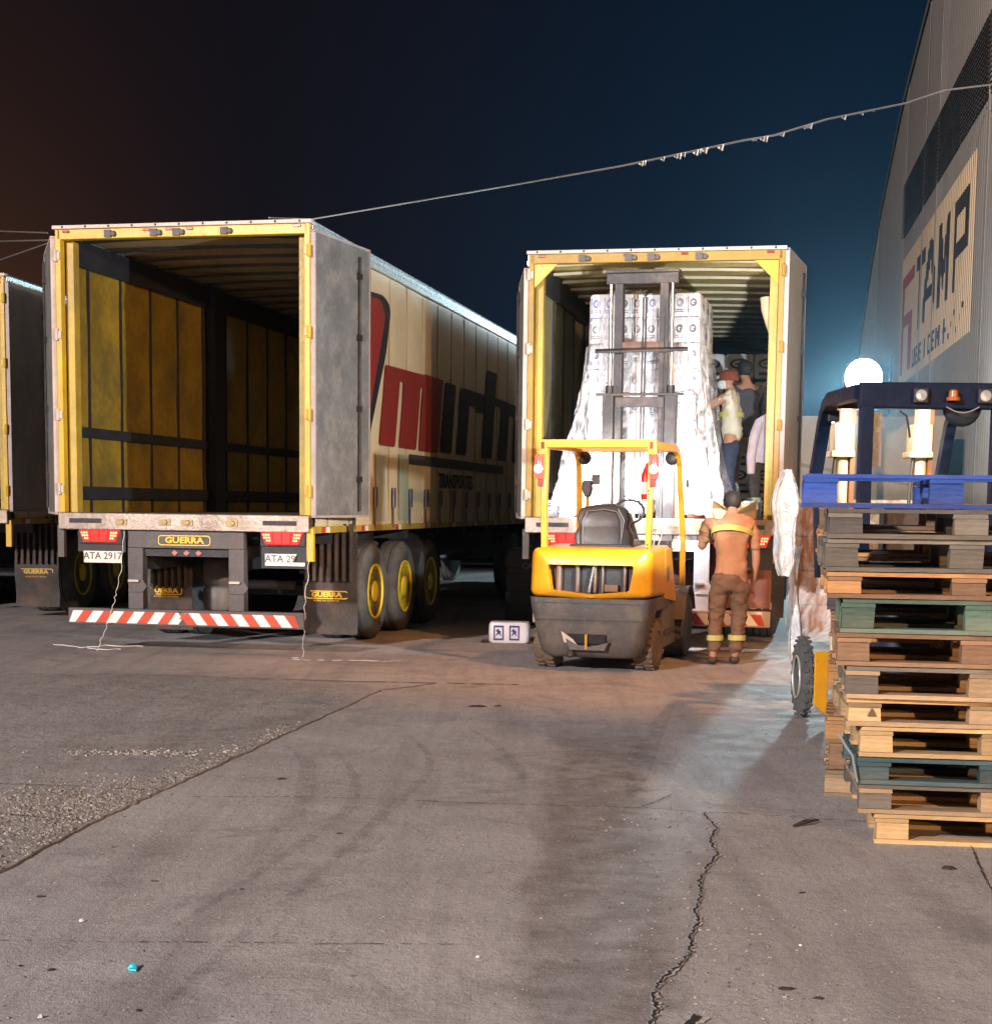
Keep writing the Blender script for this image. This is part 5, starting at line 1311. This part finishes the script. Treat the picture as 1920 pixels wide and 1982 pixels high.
# ------------------------------------------------------------------ people
def skin_mesh(name, V, E_, rad, mats, lvl=2, rootv=0, fold=0, seed=1.0):
    me = bpy.data.meshes.new(name); me.from_pydata([tuple(v) for v in V], E_, [])
    o = bpy.data.objects.new('tmp', me); COL.objects.link(o)
    sk = o.modifiers.new('s', 'SKIN'); sk.use_smooth_shade = True
    if not me.skin_vertices: 
        try: me.skin_vertices.new()
        except Exception: pass
    sv = me.skin_vertices[0].data
    for i, r in enumerate(rad):
        sv[i].radius = (r, r) if isinstance(r, (int, float)) else r; sv[i].use_root = (i == rootv)
    ss = o.modifiers.new('u', 'SUBSURF'); ss.levels = lvl; ss.render_levels = lvl
    dg = bpy.context.evaluated_depsgraph_get()
    out = bpy.data.meshes.new_from_object(o.evaluated_get(dg))
    bpy.data.objects.remove(o); bpy.data.meshes.remove(me)
    out.name = name; out.materials.clear()
    if fold:
        from mathutils import noise as mn
        nn = [v.normal.copy() for v in out.vertices]
        for v, q_ in zip(out.vertices, nn):
            c_ = v.co; k_ = mn.noise(Vector((c_.x*9+seed, c_.y*9, c_.z*16)))*.6 + mn.noise(Vector((c_.x*20, c_.y*20+seed, c_.z*34)))*.4
            v.co = c_ + q_*fold*k_
    for m in (mats if isinstance(mats, list) else [mats]): out.materials.append(m)
    out.polygons.foreach_set('use_smooth', [True]*len(out.polygons)); out.update()
    return out
def hand_pts(V, E_, rad, wrist, direc, side, curl=.4):
    """palm and five fingers grown from the wrist vertex"""
    d = Vector(direc).normalized(); a = Vector(side).normalized(); nrm = d.cross(a).normalized()
    wi = wrist; p = Vector(V[wi])
    V.append(p+d*.05); rad.append((.030,.018)); pi_ = len(V)-1; E_.append((wi, pi_))
    for k, (off, ln) in enumerate(((-.030,.068),(-.010,.080),(.010,.075),(.029,.060))):
        b0 = p+d*.095+a*off; V.append(b0); rad.append(.0095); i0 = len(V)-1; E_.append((pi_, i0))
        V.append(b0+d*ln*.55+nrm*curl*.02); rad.append(.0085); E_.append((i0, len(V)-1))
        V.append(b0+d*ln*.95+nrm*curl*.05); rad.append(.0065); E_.append((len(V)-2, len(V)-1))
    t0 = p+d*.045-a*.045; V.append(t0); rad.append(.011); E_.append((pi_, len(V)-1))
    V.append(t0+d*.045-a*.012+nrm*.015); rad.append(.0085); E_.append((len(V)-2, len(V)-1))
def person(label, pos, yaw, J, cols, hair='short', mask=False, shirt_len=.0, band=None, cap=None, shoe=DARK, sleeve=.5, ankle_band=None, grp=None):
    """J: dict of joint positions in the figure's own frame (z up, facing +y)"""
    p = root('person', label, 'person', pos, yaw, grp)
    j = {k: Vector(v) for k, v in J.items()}
    V = []; rad = []; E_ = []; idx = {}
    def add(k, v, r, par=None):
        V.append(Vector(v)); rad.append(r); idx[k] = len(V)-1
        if par: E_.append((idx[par], idx[k]))
    add('pel', j['pel'], (.135,.10))
    add('waist', j['pel'].lerp(j['chest'], .45), (.125,.09), 'pel')
    add('chest', j['chest'], (.15,.105), 'waist')
    add('neck0', j['neck'], .062, 'chest'); add('neck1', j['neck'].lerp(j['head'], .45), .05, 'neck0')
    add('jaw', j['head']+Vector((0,.015,-.05)), (.062,.070), 'neck1'); add('skull', j['head']+Vector((0,0,.025)), (.076,.092), 'jaw'); add('crown', j['head']+Vector((0,-.005,.075)), (.058,.07), 'skull')
    for s in 'LR':
        add('sh'+s, j['sh'+s], .062, 'chest'); add('el'+s, j['el'+s], .042, 'sh'+s)
        add('fa'+s, j['el'+s].lerp(j['wr'+s], .35), .040, 'el'+s); add('wr'+s, j['wr'+s], (.028,.022), 'fa'+s)
        d = (j['wr'+s]-j['el'+s]); sd = d.cross(Vector((0,1,.01)))
        if sd.length < .01: sd = Vector((1,0,0))
        hand_pts(V, E_, rad, idx['wr'+s], d, sd)
        add('hp'+s, j['hp'+s], .085, 'pel'); add('kn'+s, j['kn'+s], .060, 'hp'+s)
        add('cf'+s, j['kn'+s].lerp(j['an'+s], .3), .056, 'kn'+s); add('an'+s, j['an'+s], .036, 'cf'+s)
        add('ft'+s, j['an'+s]+Vector((0,.06,-.045)), (.040,.028), 'an'+s); add('to'+s, j['an'+s]+Vector((0,.17,-.058)), (.036,.02), 'ft'+s)
    body = link('body', skin_mesh('body', V, E_, rad, SKIN), p)
    sc_, tc_ = cols
    # shirt
    V = []; rad = []; E_ = []; idx = {}
    add('pel', j['pel']+Vector((0,0,-shirt_len-.07)), (.168,.140)); add('waist', j['pel'].lerp(j['chest'], .45), (.152,.118), 'pel')
    add('chest', j['chest'], (.172,.13), 'waist'); add('neck0', j['chest'].lerp(j['neck'], .75), (.09,.08), 'chest')
    for s in 'LR':
        add('sh'+s, j['sh'+s], .078, 'chest'); add('m'+s, j['sh'+s].lerp(j['el'+s], .5), .066, 'sh'+s); add('e'+s, j['sh'+s].lerp(j['el'+s], sleeve if sleeve <= 1 else 1), .060, 'm'+s)
        if sleeve > 1: add('w'+s, j['el'+s].lerp(j['wr'+s], sleeve-1), .044, 'e'+s)
    link('shirt', skin_mesh('shirt', V, E_, rad, sc_, 3, 0, .030, pos[0]), p)
    V = []; rad = []; E_ = []; idx = {}
    add('pel', j['pel']+Vector((0,0,.0)), (.150,.12)); add('cr', j['pel']+Vector((0,-.015,-.085)), (.150,.125), 'pel')
    for s in 'LR':
        add('hp'+s, j['hp'+s].lerp(j['kn'+s], .25), .112, 'cr'); add('th'+s, j['hp'+s].lerp(j['kn'+s], .5), .098, 'hp'+s); add('kn'+s, j['kn'+s], .078, 'th'+s); add('cf'+s, j['kn'+s].lerp(j['an'+s], .45), .072, 'kn'+s); add('an'+s, j['an'+s]+Vector((0,0,.01)), .062, 'cf'+s)
    link('trousers', skin_mesh('trousers', V, E_, rad, tc_, 3, 0, .026, pos[1]), p)
    for s in 'LR':
        a = j['an'+s]; V = [a+Vector((0,-.02,-.005)), a+Vector((0,0,-.045)), a+Vector((0,.09,-.052)), a+Vector((0,.18,-.055))]
        link('shoe', skin_mesh('shoe', V, [(0,1),(1,2),(2,3)], [.05,(.052,.04),(.052,.036),(.042,.028)], shoe), p)
        if ankle_band:
            c_ = j['kn'+s].lerp(j['an'+s], .72); d = (j['an'+s]-j['kn'+s]).normalized()
            MB().tube([c_-d*.032, c_+d*.032], .079, 20).build('reflective_band', ankle_band, p, 60)
    h = j['head']
    if cap: 
        MB().loft([[(h.x+.092*k*math.cos(2*PI*i/20), h.y-.006+.108*k*math.sin(2*PI*i/20), h.z+z) for i in range(20)] for z, k in ((.0,1.02),(.03,1.04),(.075,.93),(.105,.72),(.122,.35))], 0, True, True, True).build('cap', cap, p, 60)
    else:
        MB().loft([[(h.x+.088*k*math.cos(2*PI*i/20), h.y-.022+.104*k*math.sin(2*PI*i/20), h.z+z) for i in range(20)] for z, k in ((-.045,.72),(-.01,.93),(.03,1.03),(.075,.95),(.105,.72),(.122,.35))], 0, True, True, True).build('hair', HAIR, p, 60)
    for s in (-1,1):
        MB().lathe([(0,.0),(.006,.022),(.012,.026),(.018,.012)], (h.x+s*.078-.009, h.y-.005, h.z-.005), 'x', 12).build('ear', SKIN, p, 60)
        MB().lathe([(0,.0),(.004,.012),(.010,.010)], (h.x+s*.03, h.y+.080, h.z+.012), 'y', 10).build('eye', DARK, p, 60)
    MB().prism([(h.z+.005,h.y+.082),(h.z-.035,h.y+.112),(h.z-.042,h.y+.085)], h.x-.010, h.x+.010, 'xy', 0, Matrix(((0,0,1,0),(0,1,0,0),(1,0,0,0),(0,0,0,1)))).build('nose', SKIN, p, 60)
    box('mouth', M('lips', (.30,.10,.08), .5), (h.x-.022,h.x+.022,h.y+.078,h.y+.086,h.z-.062,h.z-.055), p)
    if mask:
        MB().loft([[(h.x+a*math.cos(t_), h.y+.012+b*math.sin(t_), h.z+z) for t_ in [PI*i/14 for i in range(15)]] for z, a, b in ((.0,.076,.098),(-.025,.080,.115),(-.055,.076,.112),(-.085,.060,.088))], 0, False).build('face_mask', M('mask_cloth', (.62,.60,.60), .7), p, 60)
    if band:
        for (c_, nrm, a, b, h_, nm) in band:
            nrm = Vector(nrm).normalized(); u = Vector((1,0,0)); u = (u-nrm*u.dot(nrm)).normalized(); v = nrm.cross(u); c_ = Vector(c_)
            rg_ = []
            for t_, k_ in ((-h_/2,.97),(-h_/2,1.0),(h_/2,1.0),(h_/2,.97)):
                rg_.append([c_+nrm*t_+u*a*k_*math.cos(2*PI*i/28)+v*b*k_*math.sin(2*PI*i/28) for i in range(28)])
            MB().loft(rg_, 0, True).build('reflective_band', nm, p, 60)
    return p
def cloth(n, c): return M('cloth_'+n, c, .85, 0, .15, 6, .5, 16)
LIME = M('reflective_lime', (.48,.44,.12), .4, 0, .08, 9, .1, 40); REFL = M('reflective_pale', (.80,.78,.52), .35, 0, .05, 9, .1, 60)
# on the ground, leaning into the trailer
person('person in an orange brown work shirt with a yellow band, leaning toward the open trailer', (2.19, 14.80, 0), .02, dict(
    pel=(.03,-.02,.90), chest=(.04,.17,1.26), neck=(.06,.31,1.43), head=(.07,.42,1.53), shL=(-.17,.24,1.34), shR=(.235,.18,1.32), elL=(-.22,.40,1.10), wrL=(-.14,.60,1.16),
    elR=(.275,.10,1.02), wrR=(.255,.14,.77), hpL=(-.07,-.01,.86), hpR=(.11,-.01,.86), knL=(-.10,.02,.48), knR=(.12,.04,.48), anL=(-.13,-.04,.085), anR=(.085,.02,.085)),
    (cloth('rust', (.40,.20,.10)), cloth('brown_trousers', (.16,.085,.045))), shirt_len=.07, sleeve=.85,
    band=[((.04,.13,1.24),(.10,.45,1),.20,.155,.055,LIME),((-.118,-.012,.26),(0,0,1),.085,.085,.05,LIME),((.10,.03,.26),(0,0,1),.085,.085,.05,LIME)], shoe=M('boot_brown', (.06,.035,.025), .7))
# two workers inside the trailer
wx_ = (2.62, 17.75, 1.372)
person('person in a cream shirt and face mask facing left, reaching toward the wrapped load', (2.57, 17.35, 1.372), -1.25, dict(
    pel=(0,0,.88), chest=(0,.03,1.22), neck=(0,.03,1.38), head=(0,.06,1.50), shL=(-.17,.03,1.33), shR=(.17,.03,1.33), elL=(-.17,.26,1.20), wrL=(-.12,.42,1.36),
    elR=(.17,.22,1.12), wrR=(.10,.40,1.30), hpL=(-.09,0,.84), hpR=(.09,0,.84), knL=(-.10,.02,.46), knR=(.11,.05,.46), anL=(-.10,-.04,.085), anR=(.12,0,.085)),
    (cloth('cream', (.62,.54,.42)), cloth('navy_trousers', (.030,.034,.060))), mask=True, sleeve=.35, shirt_len=.02,
    cap=cloth('auburn', (.20,.045,.02)), band=[((0,.02,1.13),(0,0,1),.178,.14,.05,LIME)])
person('person in a dark shirt standing with their back to us inside the trailer', (2.775, 17.75, 1.372), -.1, dict(
    pel=(0,0,.95), chest=(0,.0,1.32), neck=(0,.0,1.50), head=(-.02,.03,1.64), shL=(-.19,0,1.45), shR=(.19,0,1.45), elL=(-.23,.10,1.18), wrL=(-.20,.30,1.10),
    elR=(.23,.06,1.18), wrR=(.20,.24,1.0), hpL=(-.10,0,.90), hpR=(.10,0,.90), knL=(-.13,.02,.49), knR=(.12,.02,.49), anL=(-.15,-.03,.085), anR=(.13,0,.085)),
    (cloth('dark_plum', (.060,.052,.066)), cloth('grey_trousers', (.15,.115,.10))), sleeve=1.6, shirt_len=.04, ankle_band=REFL)

# ------------------------------------------------------------------ night air
hz = MB().box(-30, 48, -28, 96, -1, 21.5)
mh = bpy.data.materials.new('night_haze'); mh.use_nodes = True
tN = mh.node_tree; tN.nodes.clear()
vol = tN.nodes.new('ShaderNodeVolumePrincipled'); vol.inputs['Color'].default_value = (.55, .82, 1, 1)
vol.inputs['Density'].default_value = .00055; vol.inputs['Anisotropy'].default_value = .88
mo = tN.nodes.new('ShaderNodeOutputMaterial'); tN.links.new(vol.outputs[0], mo.inputs['Volume'])
o = hz.build('haze', mh); o['kind'] = 'stuff'
